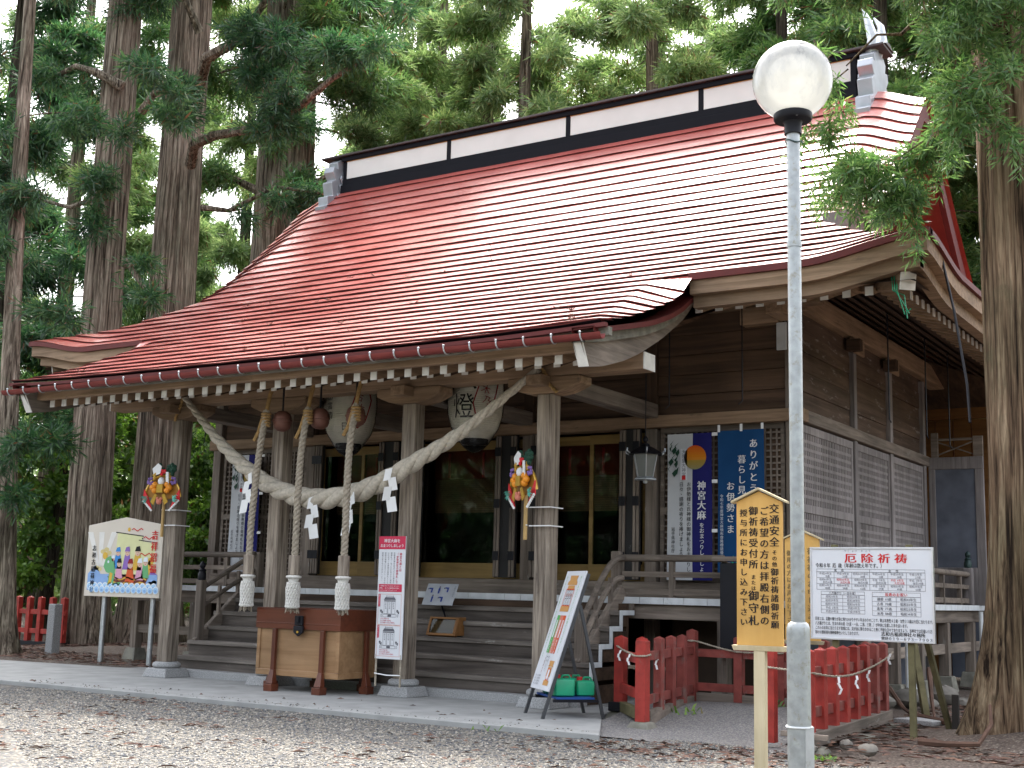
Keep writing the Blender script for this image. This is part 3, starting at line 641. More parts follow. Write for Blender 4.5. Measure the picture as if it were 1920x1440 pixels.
# side wall on the right, with its lattice, and the plain walls out of sight
SY = [YF, 16.82, 18.50, 20.30]
for y in SY[1:]: MB().box(XR_-.10, XR_+.075, y-.06, y+.06, 0, 4.66).build("column", M['lattice'], hall, bevel=.01)
MB().box(XR_-.09, XR_+.105, YF+.17, 20.52, 3.32, 3.475).build("side_rail", M['greyy'], hall, bevel=.01)
m_ = MB()
for k in range(5): z = 3.477+k*.25; m_.box(XR_-.05, XR_+.005+(k % 2)*.01, YF+.16, 20.3, z, z+.246)
m_.build("plank_wall", M['side'], hall, bevel=.006)
MB().box(XR_-.12, XR_+.13, YF+.185, 22.3, 4.70, 4.98).build("wall_plate", M['beamy'], hall, bevel=.012)
for y in SY[1:3]:
    MB().box(XR_+.09, XR_+.125, y-.28, y+.28, 4.50, 4.695).build("bracket", M['beamy'], hall, bevel=.012)
    MB().box(XR_+.05, XR_+.24, y-.30, y-.18, 4.50, 4.66).build("bracket_arm", M['darkx'], hall, bevel=.008)
for a, b in zip(SY, SY[1:]):
    a += .09 if a > YF else .17; b -= .09; x = XR_+.02
    d = MB()
    for z, h in ((1.376,.07),(2.235,.10),(3.20,.10)): d.box(x-.02, x+.035, a, b, z, z+h)
    for y in (a, b-.055): d.box(x-.018, x+.033, y, y+.055, 1.376, 3.30)
    q = d.build("lattice_shutter", M['lattice'], hall, bevel=.005)
    g = MB(); n = int((b-a-.11)/.062)
    for k in range(n+1): yy = a+.055+k*(b-a-.11)/n; g.box(x-.008, x+.022, yy-.017, yy+.017, 1.44, 3.20)
    for z0, z1 in ((1.446,2.235),(2.335,3.20)):
        n2 = int((z1-z0)/.088)
        for k in range(1, n2): zz_ = z0+k*(z1-z0)/n2; g.box(x-.004, x+.024, a+.05, b-.05, zz_-.019, zz_+.019)
    g.build("lattice_bars", M['lattice'], q)
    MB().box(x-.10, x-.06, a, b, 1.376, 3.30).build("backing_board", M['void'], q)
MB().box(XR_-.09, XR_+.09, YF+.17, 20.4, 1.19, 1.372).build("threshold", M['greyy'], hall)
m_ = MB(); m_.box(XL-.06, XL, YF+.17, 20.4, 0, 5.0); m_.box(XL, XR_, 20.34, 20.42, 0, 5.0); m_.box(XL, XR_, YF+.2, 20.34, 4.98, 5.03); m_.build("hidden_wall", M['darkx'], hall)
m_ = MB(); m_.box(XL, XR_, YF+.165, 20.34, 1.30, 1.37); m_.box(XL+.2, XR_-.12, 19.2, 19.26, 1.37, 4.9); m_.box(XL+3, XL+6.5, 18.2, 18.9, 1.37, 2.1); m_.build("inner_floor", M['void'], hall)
for x in (-6.55, -5.62): MB().tube([(x,13.72,4.62),(x,13.72,3.45),(x-.03,13.68,3.41)], .008, 5).build("hook_rod", M['black'], hall)
for y in (15.2, 16.9, 18.1): MB().tube([(-4.35,y,4.66),(-4.35,y,3.36),(-4.32,y-.04,3.32)], .009, 5).build("hook_rod", M['black'], hall)
MB().tube([(-14.3,13.72,4.6),(-14.3,13.72,3.32)], .008, 5).build("hook_rod", M['black'], hall)
# veranda
VX0, VX1, VY0 = -15.65, -4.55, 13.66
m_ = MB()
n = 74
for k in range(n): x = VX0+(VX1-VX0)*k/n; m_.box(x+.002, x+(VX1-VX0)/n-.002, VY0, YF-.07, 1.10, 1.176+.004*((k*7) % 3))
m_.build("veranda_floor", M['greyy'], hall)
for x0, x1 in ((VX0, XL-.07), (XR_+.11, VX1)):
    m_ = MB()
    for k in range(50): y = YF-.06+k*.145; m_.box(x0, x1, y, y+.141, 1.10, 1.176+.004*((k*5) % 3))
    m_.build("veranda_floor", M['greyx'], hall)
pm = MB(); k = 0; x = VX0
while x < VX1-.05:
    w = .24+.07*((k*37) % 5)/4; x2 = min(x+w, VX1); pm.box(x+.003, x2-.003, VY0-.012, VY0-.001, 1.105, 1.182); x = x2; k += 1
pm.build("painted_edge", M['edgewhite'], hall)
pm = MB(); y = VY0
while y < 21.6: pm.box(VX1+.001, VX1+.012, y+.002, y+.33, 1.105, 1.182); y += .335
pm.build("painted_edge", M['edgewhite'], hall)
MB().box(VX0+.05, VX1-.05, VY0+.06, VY0+.16, .93, 1.098).build("veranda_beam", M['greyx'], hall, bevel=.008)
for x in (VX0+.1, VX1-.1): MB().box(x-.05, x+.05, VY0+.17, 21.4, .93, 1.098).build("veranda_beam", M['greyy'], hall, bevel=.008)
for x, y in ((VX0+.1, VY0), (VX1-.1, VY0), (-5.86, VY0), (-14.3, VY0)):
    MB().box(x-.065, x+.065, y+.03, y+.165, .22, .93).build("veranda_post", M['greyz'], hall, bevel=.008)
    MB().beam((x, y+.1, 0), (x, y+.1, .22), .30, .30, (0,1,0), .2, .2).build("post_footing", M['footing'], hall, bevel=.01)
for y in (15.0, 16.21, 17.34, 18.7, 20.23):
    MB().box(VX1-.17, VX1-.03, y-.07, y+.07, .2, .93).build("veranda_post", M['greyz'], hall, bevel=.008)
    MB().beam((VX1-.1, y, -.02), (VX1-.1, y, .2), .3, .3, (0,1,0), .22, .22).build("post_footing", M['footing'], hall, bevel=.012)
MB().box(VX1-.125, VX1-.075, 14.0, 21.4, .50, .64).build("lower_rail", M['greyy'], hall, bevel=.006)
MB().box(VX0+.1, -13.25, VY0+.07, VY0+.13, .45, .57).build("lower_rail", M['greyx'], hall, bevel=.006)
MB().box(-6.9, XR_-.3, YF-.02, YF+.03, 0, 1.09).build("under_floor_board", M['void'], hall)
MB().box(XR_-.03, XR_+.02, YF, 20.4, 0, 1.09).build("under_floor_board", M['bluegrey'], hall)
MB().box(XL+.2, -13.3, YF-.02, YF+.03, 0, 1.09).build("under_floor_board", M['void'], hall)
# railings with bronze finials
def newel(x, y, z0, z1, fin=True, w=.115, mat='greyz', fm='bronze'):
    o = MB().box(x-w/2, x+w/2, y-w/2, y+w/2, z0, z1).build("railing_post", M[mat], hall, bevel=.02)
    if fin: MB().lathe([(.052,0),(.057,.02),(.057,.085),(.046,.10),(.042,.115),(.052,.13),(.042,.15),(.024,.16),(.04,.18),(.044,.205),(.03,.232),(.007,.255)], (x,y,z1), 18).build("finial", M[fm], o, smooth=True)
def rails(a, b):
    a = Vector(a); b = Vector(b)
    for z, h, w in ((1.64,.07,.075),(1.45,.065,.05),(1.245,.075,.05)):
        if z > 1.6: MB().tube([a+Vector((0,0,z)), b+Vector((0,0,z))], .042, 10).build("handrail", M['greyx'], hall, smooth=True)
        else: MB().beam(a+Vector((0,0,z)), b+Vector((0,0,z)), w, h).build("railing_bar", M['greyx'], hall, bevel=.006)
    n = max(1, int((b-a).length/.9))
    for k in range(1, n+1):
        p = a+(b-a)*(k-.5)/n; MB().box(p.x-.03, p.x+.03, p.y-.03, p.y+.03, 1.18, 1.60).build("baluster", M['greyz'], hall)
newel(-7.23, 13.72, 1.18, 1.72, False); rails((-7.15,13.72,0), (-5.85,13.72,0)); newel(-5.81, 13.72, .9, 1.60, False, .08)
rails((VX0+.1,13.72,0), (-13.05,13.72,0)); newel(-13.05, 13.72, 1.18, 1.68, False); newel(VX0+.1, 13.72, 1.18, 1.55)
rails((VX1-.1,15.2,0), (VX1-.1,20.15,0)); newel(VX1-.1, 20.23, 1.18, 1.74, True, .14, 'lattice'); newel(VX1-.1, 21.0, 1.18, 1.66, True, .13)
# steps
ST = [(12.35,.255),(12.60,.45),(12.81,.645),(13.06,.84),(13.30,1.02)]; SX0, SX1 = -13.20, -6.95
MB().box(SX0-.1, SX1+.08, 12.19, 12.40, -.02, .09).build("step_curb", M['granite'], hall, bevel=.01)
for k, (y, z) in enumerate(ST):
    zb = .09 if k == 0 else ST[k-1][1]; yn = ST[k+1][0] if k < 4 else 13.64
    s_ = MB().box(SX0, SX1, y-.025, yn+.03, z-.055, z).build("step_tread", M['step'], hall, bevel=.008)
    MB().box(SX0+.02, SX1-.02, y, y+.03, zb, z-.056).build("step_riser", M['riser'], hall)
    m_ = MB(); m_.box(SX1+.001, SX1+.02, y-.03, yn-.0301, z-.05, z+.006); m_.box(SX1+.001, SX1+.02, y-.03, y+.018, zb-.05, z-.0501); m_.build("painted_step_end", M['edgewhite'], s_)
m_ = MB().box(SX0, SX1-.03, 13.50, 13.56, .1, 1.10)
for k, (y, z) in enumerate(ST): m_.box(SX1-.04, SX1-.003, y+.031, 13.50, (.0 if k == 0 else ST[k-1][1]), z-.056)
m_.build("step_back", M['darkx'], hall)
MB().box(SX0, SX1, 13.57, 13.64, 1.0, 1.098).build("step_back", M['greyx'], hall)
# sloping stair rails: curved on the right, straight on the left
def stair_rail(x, curved):
    lo, hi = (12.62, .60 if curved else .30), (13.62, 1.72)
    newel(x, 12.66, .26, 1.02 if curved else 1.26, not curved, .11, 'greyz', 'black')
    for dz, r_ in ((0, .036), (-.24, .034)):
        ys_ = np.linspace(12.70, 13.66, 14); z0 = (1.0 if curved else 1.22)+dz
        if curved: zs = [z0-.08+.72*math.sin(((y-12.7)/.96)*math.pi/2*1.02)**1.15 for y in ys_]
        else: zs = [z0-.06+.50*(y-12.7)/.96 for y in ys_]
        MB().tube([(x,y,z) for y, z in zip(ys_, zs)], r_, 8).build("stair_handrail", M['greyy'], hall, smooth=True)
    MB().beam((x,12.62,.40), (x,13.66,1.26), .07, .16).build("stair_stringer", M['greyy'], hall, bevel=.01)
    for t in (.35, .7): y = 12.66+t; MB().box(x-.022, x+.022, y-.02, y+.02, .45+.8*t, .98+.6*t).build("baluster", M['greyz'], hall)
stair_rail(-7.12, True); stair_rail(-13.08, False)
# side screen at the end of the right veranda
y = 20.42
m_ = MB(); m_.box(-5.25, -4.42, y, y+.06, 3.27, 3.46); m_.box(-5.25, -5.15, y, y+.06, 1.18, 3.27); m_.box(-4.55, -4.42, y, y+.06, 1.18, 3.27); m_.box(-5.15, -4.55, y, y+.06, 1.18, 1.75)
sc_ = m_.build("side_screen", M['lattice'], hall, bevel=.008)
MB().box(-5.15, -4.55, y+.02, y+.05, 1.75, 3.27).build("screen_panel", M['bluegrey'], sc_)
m_ = MB(); m_.box(-5.2, -5.1, y, y+.06, 3.46, 3.85); m_.box(-4.56, -4.42, y, y+.06, 3.46, 3.78); m_.beam((-5.1,y+.03,3.74),(-4.56,y+.03,3.74),.03,.04)
m_.beam((-5.1,y+.03,3.5),(-4.56,y+.03,3.70),.02,.02); m_.beam((-5.1,y+.05,3.70),(-4.56,y+.05,3.5),.02,.02); m_.build("screen_transom", M['greyx'], sc_)
# green cord knotted round the corner beam, black cable from the eave
m_ = MB()
for k in range(3): m_.tube([(-3.62+.03*k,12.82,4.56),(-3.58+.02*k,12.74,4.33),(-3.50,12.86,4.30-.1*k),(-3.48+.02*k,12.88,4.06+.05*k)], .006, 5)
tag(m_.build("cord", M['jerry'], None), "thin green cord tied round the corner beam under the right eave", "cord")
tag(MB().tube([(-3.2,13.2,4.75),(-3.02,12.9,4.1),(-2.85,12.6,3.3),(-2.8,12.45,2.9)], .014, 6).build("cable", M['black']), "black cable hanging from the right roof edge towards the big trunk", "cable")
# rear hall beyond the side screen
rh = thing("rear_hall", "brown timber rear building behind the shrine's right side veranda", "building", (-4.6, 22.3, 0))
MB().box(-7.5, -1.6, 22.3, 22.42, 0, 4.30).build("wall", M['orangewood'], rh)
m_ = MB()
for k in range(20): m_.box(-7.4+k*.3, -7.39+k*.3, 22.29, 22.31, 1.2, 4.3)
m_.build("wall_batten", M['boxred'], rh)
MB().box(-7.6, -1.5, 22.12, 22.29, 4.30, 4.58).build("head_beam", M['orangewood'], rh, bevel=.01)
MB().box(-4.2, -1.5, 22.16, 22.28, 2.3, 2.5).build("rail", M['greyx'], rh)
m_ = MB()
for k in range(10): m_.box(-5.4+k*.36, -5.06+k*.36, 22.2, 22.26, 0, 1.1)
m_.build("skirting_board", M['bluegrey'], rh)
MB().prism([(-7.8,21.6,5.0),(-7.8,24.5,7.0),(-7.8,24.5,6.8),(-7.8,21.6,4.85)], (6.4,0,0)).build("roof", M['darkx'], rh)

# ------------------------------------------------------------------ ropes and bells under the porch
def twisted(path, rad, strands, pitch, name, mat, parent, hand=1, seg=8, step=.02, fat=.56):
    """strands wound round a smooth path; rad may vary along it"""
    P = np.array(path, float); d = np.concatenate([[0], np.cumsum(np.linalg.norm(np.diff(P, axis=0), axis=1))])
    # smooth by Catmull-Rom
    def cr(t):
        i = int(np.clip(np.searchsorted(d, t)-1, 0, len(P)-2)); u = (t-d[i])/(d[i+1]-d[i])
        p0, p1, p2, p3 = P[max(i-1,0)], P[i], P[i+1], P[min(i+2,len(P)-1)]
        return .5*((2*p1)+(-p0+p2)*u+(2*p0-5*p1+4*p2-p3)*u*u+(-p0+3*p1-3*p2+p3)*u**3)
    n = int(d[-1]/step); ts = np.linspace(0, d[-1], n); Q = np.array([cr(t) for t in ts]); ph = 0; mb = MB(); lines = [[] for _ in range(strands)]; rs = []
    for i in range(n):
        T = Vector(Q[min(i+1,n-1)]-Q[max(i-1,0)]).normalized(); A = T.cross(Vector((0,1,0))).normalized(); B = T.cross(A)
        r_ = rad(ts[i]/d[-1]) if callable(rad) else rad
        ph += hand*2*math.pi*(d[-1]/(n-1))/(pitch*(r_/(rad(.5) if callable(rad) else rad))**.5)
        for s in range(strands):
            a = ph+2*math.pi*s/strands; lines[s].append(Vector(Q[i])+(A*math.cos(a)+B*math.sin(a))*r_*(1-fat)*1.05)
        rs.append(r_*fat)
    for l in lines: mb.tube(l, rs, seg)
    return mb.build(name, mat, parent, smooth=True)
sh = thing("straw_rope", "thick twisted pale straw rope swagged between the outer porch posts", "straw rope", (-10.1, 11.6, 2.2))
SP = [(-12.72,11.78,3.66),(-12.36,11.70,3.39),(-11.74,11.62,2.91),(-11.16,11.58,2.545),(-10.62,11.56,2.32),(-10.10,11.55,2.235),(-9.62,11.55,2.27),(-9.15,11.56,2.41),(-8.70,11.58,2.63),(-8.19,11.62,2.90),(-7.70,11.68,3.24),(-7.20,11.78,3.63)]
twisted(SP, lambda t: .040+.086*max(0, math.sin(math.pi*min(1, max(0, t))))**1.5, 3, .84, "rope", M['straw'], sh, -1, 12, .025, .585)
for x, s in ((-12.74,-1), (-7.18,1)):
    pts = [(x,11.77,3.66),(x+s*.07,11.78,3.56),(x+s*.10,11.80,3.46),(x+s*.20,11.80,3.36)] if s > 0 else [(x,11.77,3.66),(x-.03,11.79,3.56),(x-.10,11.79,3.44),(x-.14,11.80,3.34)]
    twisted(pts, .021, 2, .11, "rope_end", M['yellowrope'], sh, 1, 6, .015)
def shide(x, z, seed, flip=1, yaw=0.0):
    y = 11.44; w = .078; mb = MB(); X, Z = x, z; rnd = random.Random(seed)
    for k in range(4):
        dx = (.055 if k % 2 else -.045)*flip; h = .115+.01*k; ww = w*(1+.12*k); tw = yaw+rnd.uniform(-.5,.5); cy, sy = math.cos(tw), math.sin(tw)
        q = [(-ww/2+dx*.5,0),(ww/2+dx*.5,.02),(ww/2+dx,-h),(-ww/2+dx,-h-.02)]
        mb.prism([(X+a*cy, y+a*sy-.006*k, Z+b) for a, b in q], (0,.003,0)); Z -= h*.86; X += dx*.35
    return mb.build("paper_streamer", M['paper'], None)
tag(shide(-11.13, 2.55, 3, -1), "zigzag white paper streamer at the left end of the rope, beside the first bell rope", "paper streamer", "paper streamers on the straw rope")
tag(shide(-10.07, 2.24, 5, 1), "short white paper streamer behind the middle bell rope, below the straw rope", "paper streamer", "paper streamers on the straw rope")
tag(shide(-9.50, 2.28, 8, -1), "white paper streamer behind the right bell rope, pointing left", "paper streamer", "paper streamers on the straw rope")
tag(shide(-8.93, 2.54, 11, 1, .7), "curled white paper streamer hanging against the porch post with the red headed sign", "paper streamer", "paper streamers on the straw rope")
for k, (x0, x1, bx, lab) in enumerate(((-10.80,-10.85,.12,"left"), (-10.13,-10.13,.05,"middle"), (-9.40,-9.39,-.13,"right"))):
    y = 11.24
    t = thing("bell_rope", {"left": "bell rope nearest the left of the box, its tassel hanging clear of the box", "middle": "bell rope whose tassel hangs in front of the box lock", "right": "bell rope with tassel over the right front corner of the box"}[lab], "bell rope", (x1, y, .95), "bell ropes above the offering box")
    twisted([(x0,y+.1,3.30),(x0,y+.02,2.8),((x0+x1)/2,y,2.3),(x1,y,1.9),(x1,y,1.55)], .043, 3, .17, "rope", M['rope'], t, 1, 7, .014)
    m_ = MB(); m_.tube([(x0,y+.1,3.30),(x0+.005,y+.14,3.50),(x0,y+.2,3.62)], .026, 7)
    for q in range(5): m_.tube([(x0+.05*math.cos(a),y+.1+.05*math.sin(a),3.26-q*.035) for a in np.linspace(0,6.3,12)], .016, 5)
    m_.tube([(x0-.02,y+.06,3.2),(x0-.05,y+.04,3.05),(x0-.11,y+.03,2.93)], .022, 6); m_.build("rope_binding", M['yellowrope'], t, smooth=True)
    MB().lathe([(.060,1.33),(.066,1.34),(.066,1.55),(.058,1.56)], (x1,y,0), 8).build("wooden_grip", M['postz'], t)
    m_ = MB(); m_.lathe([(0.064, 1.33), (0.073, 1.311), (0.058, 1.265), (0.072, 1.22), (0.075, 1.155), (0.066, 1.052), (0.071, 0.974), (0.077, 0.955)], (x1,y,0), 20)
    for q in range(15):
        for hnd in (1,-1):
            m_.tube([(x1+rr*math.cos(a0+hnd*1.6*s_),y+rr*math.sin(a0+hnd*1.6*s_),1.25-.285*s_) for a0 in (2*math.pi*q/15,) for s_, rr in ((0,.069),(.25,.080),(.5,.076),(.75,.071),(1,.079))], .009, 4)
    m_.tube([(x1+.075*math.cos(a),y+.075*math.sin(a),1.31) for a in np.linspace(0,6.3,20)], .018, 5); m_.build("tassel", M['tassel'], t, smooth=True)
    m_ = MB(); rnd = random.Random(k)
    for q in range(26):
        a = rnd.uniform(0,6.28); r_ = rnd.uniform(0,.075); m_.tube([(x1+r_*math.cos(a),y+r_*math.sin(a),.97),(x1+r_*1.2*math.cos(a),y+r_*1.2*math.sin(a),.93-rnd.uniform(0,.04))], .005, 4)
    m_.build("fringe", M['rope'], t)
    b = thing("suzu_bell", {"left": "round reddish brown bell hanging to the right of the left rope", "middle": "round brown bell in shade behind the middle rope", "right": "round brown bell hanging to the left of the right rope, before the lantern"}[lab], "bell", (x0+bx, y+.24, 3.2), "bells hung under the porch beam")
    m_ = MB(); m_.lathe([(.02,.125),(.06,.117),(.10,.08),(.113,.032),(.113,.018),(.122,.010),(.122,-.010),(.113,-.018),(.113,-.05),(.096,-.095),(.055,-.122),(.014,-.13)], (x0+bx,y+.26,3.19), 24); m_.build("bell_body", M['clay'], b, smooth=True)
    MB().tube([(x0+bx,y+.26,3.31),(x0+bx,y+.26,3.60)], .012, 6).build("bell_hanger", M['black'], b)

# ------------------------------------------------------------------ paper lanterns
def paper_lantern(x, y, zc, label, chars, red):
    t = thing("paper_lantern", label, "lantern", (x, y, zc-.5), "paper lanterns under the porch roof")
    prof = [(-.50,.16),(-.46,.215),(-.36,.28),(-.2,.325),(0,.340),(.2,.33),(.36,.285),(.46,.22),(.5,.16)]
    rad = lambda z: float(np.interp(z-zc, [a for a, b in prof], [b for a, b in prof]))
    pr = []
    for k in range(81):
        z = -.5+k/80; pr.append((rad(zc+z)-(.006 if k % 2 else 0), z))
    MB().lathe(pr, (x,y,zc), 40).build("paper_body", M['lantern'], t, smooth=False)
    MB().lathe([(.16,-.55),(.165,-.54),(.165,-.49),(.15,-.48)], (x,y,zc), 28).build("lower_ring", M['ink'], t)
    MB().lathe([(.165,.48),(.18,.49),(.18,.60),(.17,.61)], (x,y,zc), 28).build("upper_ring", M['ink'], t)
    cov = [(rad(zc+a)+.012, a) for a in np.linspace(-.45,.46,24)]; cov = [(.012,-.66),(.06,-.645),(.12,-.605),(.178,-.54)]+cov
    MB().lathe(cov, (x,y,zc), 36).build("plastic_cover", M['cover'], t, smooth=True)
    MB().tube([(x,y,zc+.6),(x,y,4.35)], .01, 5).build("lantern_cord", M['black'], t)
    mk = MB(); rk = MB()
    def put(mb, ch, ang, z, h, w, rot=0.0):
        vs, fs, _ = glyph(ch); out = []
        for vx, vy in vs:
            a, b = (vx-.5)*w, (vy-.38)*h; a, b = a*math.cos(rot)-b*math.sin(rot), a*math.sin(rot)+b*math.cos(rot)
            zz_ = z+b; an = ang+a/.34; r_ = rad(zz_)+.007; out.append((x+r_*math.sin(an), y-r_*math.cos(an), zz_))
        mb.add(out, fs)
    for ch, ang, z, h, w in chars: put(mk, ch, ang, zc+z, h, w)
    for ch, ang, z, h, rot in red[1]: put(rk, ch, ang, zc+z, h, h, rot)
    ca, cz, tilt, L_ = red[0]; ring = [(-.12,L_*.6),(-.05,L_),(.05,L_),(.12,L_*.6),(.12,-L_*.6),(.05,-L_),(-.05,-L_),(-.12,-L_*.6),(-.12,L_*.6)]; pts = []
    for i in range(8):
        for s_ in np.linspace(0,1,6)[:-1]:
            a = ring[i][0]*(1-s_)+ring[i+1][0]*s_; b = ring[i][1]*(1-s_)+ring[i+1][1]*s_
            a, b = a*math.cos(tilt)-b*math.sin(tilt), a*math.sin(tilt)+b*math.cos(tilt); z = zc+cz+b; r_ = rad(z)+.006; an = ca+a/.34
            pts.append((x+r_*math.sin(an), y-r_*math.cos(an), z))
    rk.tube(pts+[pts[0]], .008, 5)
    mk.build("lettering", M['ink'], t, fix=False); rk.build("lettering", M['inkdeepred'], t, fix=False)
mcv, _t, _p, _L, _N = nodes("clear_plastic_cover")
_tr = _N("BsdfTransparent"); _gl = _N("BsdfGlossy"); _gl.inputs["Roughness"].default_value = .12; _fr = _N("Fresnel"); _fr.inputs[0].default_value = 1.45; _mx = _N("MixShader")
_L(_fr.outputs[0], _mx.inputs[0]); _L(_tr.outputs[0], _mx.inputs[1]); _L(_gl.outputs[0], _mx.inputs[2]); _L(_mx.outputs[0], _t.nodes["Material Output"].inputs[0]); M['cover'] = mcv
A0 = .62   # the lettered side is turned towards the right, where visitors come from
paper_lantern(-10.56, 12.62, 3.52, "white paper lantern behind the right bell rope, lettered with a small name column", [(c, A0-.75, .20-.12*i, .10, .09) for i, c in enumerate("吉田富清")]+[("士",A0-.12,.22,.15,.14),("日",A0-.12,-.30,.11,.11)], ((A0+.50,-.06,-.28,.25), [("古",A0+.42,.08,.12,-.28),("木",A0+.47,-.06,.12,-.28),("倉",A0+.54,-.20,.12,-.28)]))
paper_lantern(-8.60, 12.62, 3.50, "white paper lantern left of the right outer porch post, with large black brush letters", [("八",A0-.50,.20,.30,.36),("燈",A0-.48,-.13,.32,.30)], ((A0+.38,.03,-.30,.29), [("古",A0+.30,.20,.12,-.3),("木",A0+.34,.07,.12,-.3),("乃",A0+.40,-.06,.11,-.3),("府",A0+.46,-.18,.12,-.3)]))
# hanging metal lantern
hl = thing("hanging_lantern", "small metal hanging lantern with glass sides beside the right banner", "lantern", (-6.95, 13.9, 2.75))
x, y = -6.95, 13.9
MB().tube([(x,y,3.10),(x,y,4.6)], .007, 5).build("lantern_chain", M['black'], hl)
MB().lathe([(.012,.40),(.035,.37),(.035,.345),(.015,.33),(.02,.32),(.05,.30),(.06,.275),(.10,.26),(.225,.185),(.235,.175),(.14,.175)], (x,y,2.72), 6).build("lantern_roof", M['black'], hl)
MB().lathe([(.155,.172),(.10,-.10)], (x,y,2.72), 6).build("glass", M['smoked'], hl)
m_ = MB()
for k in range(6):
    a = math.pi*k/3; m_.tube([(x+.158*math.cos(a),y+.158*math.sin(a),2.892),(x+.103*math.cos(a),y+.103*math.sin(a),2.62)], .007, 5)
    m_.tube([(x+.22*math.cos(a),y+.22*math.sin(a),2.90),(x+.265*math.cos(a),y+.265*math.sin(a),2.925),(x+.26*math.cos(a),y+.26*math.sin(a),2.96)], .010, 5)
m_.lathe([(.11,-.10),(.15,-.125),(.15,-.135),(.03,-.14),(.03,-.17),(.01,-.18)], (x,y,2.72), 6); m_.build("lantern_frame", M['onigray'], hl)

# ------------------------------------------------------------------ lucky rakes tied to two posts
def rake(x, y, z, yaw, label, px):
    t = thing("lucky_rake", label, "rake ornament", (x, y, z-.55), "decorated bamboo rakes on the porch posts")
    cy, sy = math.cos(yaw), math.sin(yaw); W_ = lambda a, b, d=0: (x+a*cy+d*sy, y+a*sy-d*cy, z+b)
    MB().tube([W_(0,-.62,.02), W_(0,-.1,.02)], .022, 9).build("handle", M['bamboo'], t, smooth=True)
    fan = [(-.05,-.14)]+[(.29*math.sin(a)*1.0,-.16+.33*math.cos(a)) for a in np.linspace(-1.35,1.35,15)]+[(.05,-.14)]
    MB().prism([W_(a,b,.03) for a, b in fan], Vector((sy,-cy,0))*.02).build("rake_fan", M['brownorn'], t)
    m_ = MB(); m_.tube([W_(.30*math.sin(a),-.16+.34*math.cos(a),.06) for a in np.linspace(-1.4,1.4,24)], .014, 6); m_.build("gold_rim", M['goldpaint'], t, smooth=True)
    for s in (-1,1):
        m_ = MB()
        for k in range(3): m_.ball(W_(s*(.10+.035*(k % 2)),-.02+.055*(k//1)*.7,.10), .042, 8)
        m_.build("orange_ball", M['orangeorn'], t, smooth=True)
        MB().prism([W_(s*.09,-.21,.11),W_(s*.04,-.08,.11),W_(s*.075,-.06,.11),W_(s*.14,-.17,.11)], Vector((sy,-cy,0))*.012).build("gold_coin", M['goldpaint'], t)
        m_ = MB()
        for k in range(9):
            a = s*(.5+.32*(k % 5))+.1; r_ = .05+.012*(k % 3); c = (s*.20,-.12+.03*(k//5))
            m_.prism([W_(c[0],c[1],.10+.002*k),W_(c[0]+r_*math.sin(a)-.012,c[1]-r_*math.cos(a),.12+.002*k),W_(c[0]+1.5*r_*math.sin(a),c[1]-1.5*r_*math.cos(a),.11+.002*k),W_(c[0]+r_*math.sin(a)+.012,c[1]-r_*math.cos(a)+.01,.12+.002*k)], Vector((sy,-cy,0))*.004)
        m_.build("pine_leaf", M['tealorn'], t)
        MB().prism([W_(s*.14,-.27,.07),W_(s*.30,-.15,.07),W_(s*.29,.0,.07),W_(s*.22,-.10,.07)], Vector((sy,-cy,0))*.012).build("sea_bream_fin", M['redorn'], t)
        m_ = MB()
        for k in range(7): m_.ball(W_(s*(.15+.022*k),-.275+.02*k,.085), .017, 6)
        m_.build("white_edge", M['paper'], t)
        m_ = MB()
        for k in range(7): m_.ball(W_(s*(.19+.03*math.cos(k)),.10+.04*math.sin(2*k),.09), .02, 6)
        m_.build("plum_blossom", M['purpleorn'], t)
        m_ = MB()
        for k in range(5): m_.ball(W_(s*(.13+.025*math.sin(3*k)),.13+.022*k*.8,.08), .021, 6)
        m_.build("gold_bell", M['goldpaint'], t)
    MB().prism([W_(-.05,-.05,.10),W_(.05,-.05,.10),W_(.045,.06,.10),W_(-.045,.06,.10)], Vector((sy,-cy,0))*.03).build("rice_bale", M['goldpaint'], t)
    m_ = MB(); m_.ball(W_(0,-.17,.12), .038, 8); m_.ball(W_(-.03,-.13,.12), .022, 6); m_.ball(W_(.03,-.13,.12), .022, 6); m_.build("pink_flower", M['coral'], t)
    m_ = MB(); m_.ball(W_(.0,.10,.10), .045, 8, (1,1,1.2)); m_.build("white_charm", M['paper'], t, smooth=True)
    m_ = MB(); m_.prism([W_(.09,.04,.11),W_(.135,.04,.11),W_(.12,.22,.11),W_(.08,.22,.11)], Vector((sy,-cy,0))*.01); m_.prism([W_(-.14,.18,.08),W_(-.04,.20,.08),W_(-.02,.30,.08),W_(-.08,.34,.08),W_(-.17,.27,.08)], Vector((sy,-cy,0))*.01); m_.build("white_feather", M['paper'], t)
    m_ = MB()
    for k in range(26):
        a = 2.4*k; r_ = .02+.004*k; m_.ball(W_((.14 if k % 3 else -.10)+r_*.6*math.cos(a),.26+r_*.6*math.sin(a),.06+.01*(k % 3)), .03, 6)
    m_.build("dark_pine_tuft", M['greenorn'], t)
    m_ = MB()
    for k in range(6): m_.ball(W_(.02+.03*math.cos(2*k),.22+.028*math.sin(2.3*k),.10), .022, 6)
    m_.build("red_berry", M['redorn'], t)
    m_ = MB()
    for zz_ in (-.27,-.47):
        m_.box(px-.137, px+.137, 11.816, 11.829, z+zz_, z+zz_+.012); m_.box(px+.1305, px+.137, 11.829, 12.08, z+zz_, z+zz_+.012); m_.tube([(x-.02,y-.026,z+zz_+.006),(x,y-.03,z+zz_+.006),(x+.02,y-.026,z+zz_+.006)], .006, 5)
    m_.build("white_tie", M['paper'], t)
rake(-12.90, 11.74, 2.42, .15, "colourful lucky rake tied to the left outer porch post, seen from the front", -12.90)
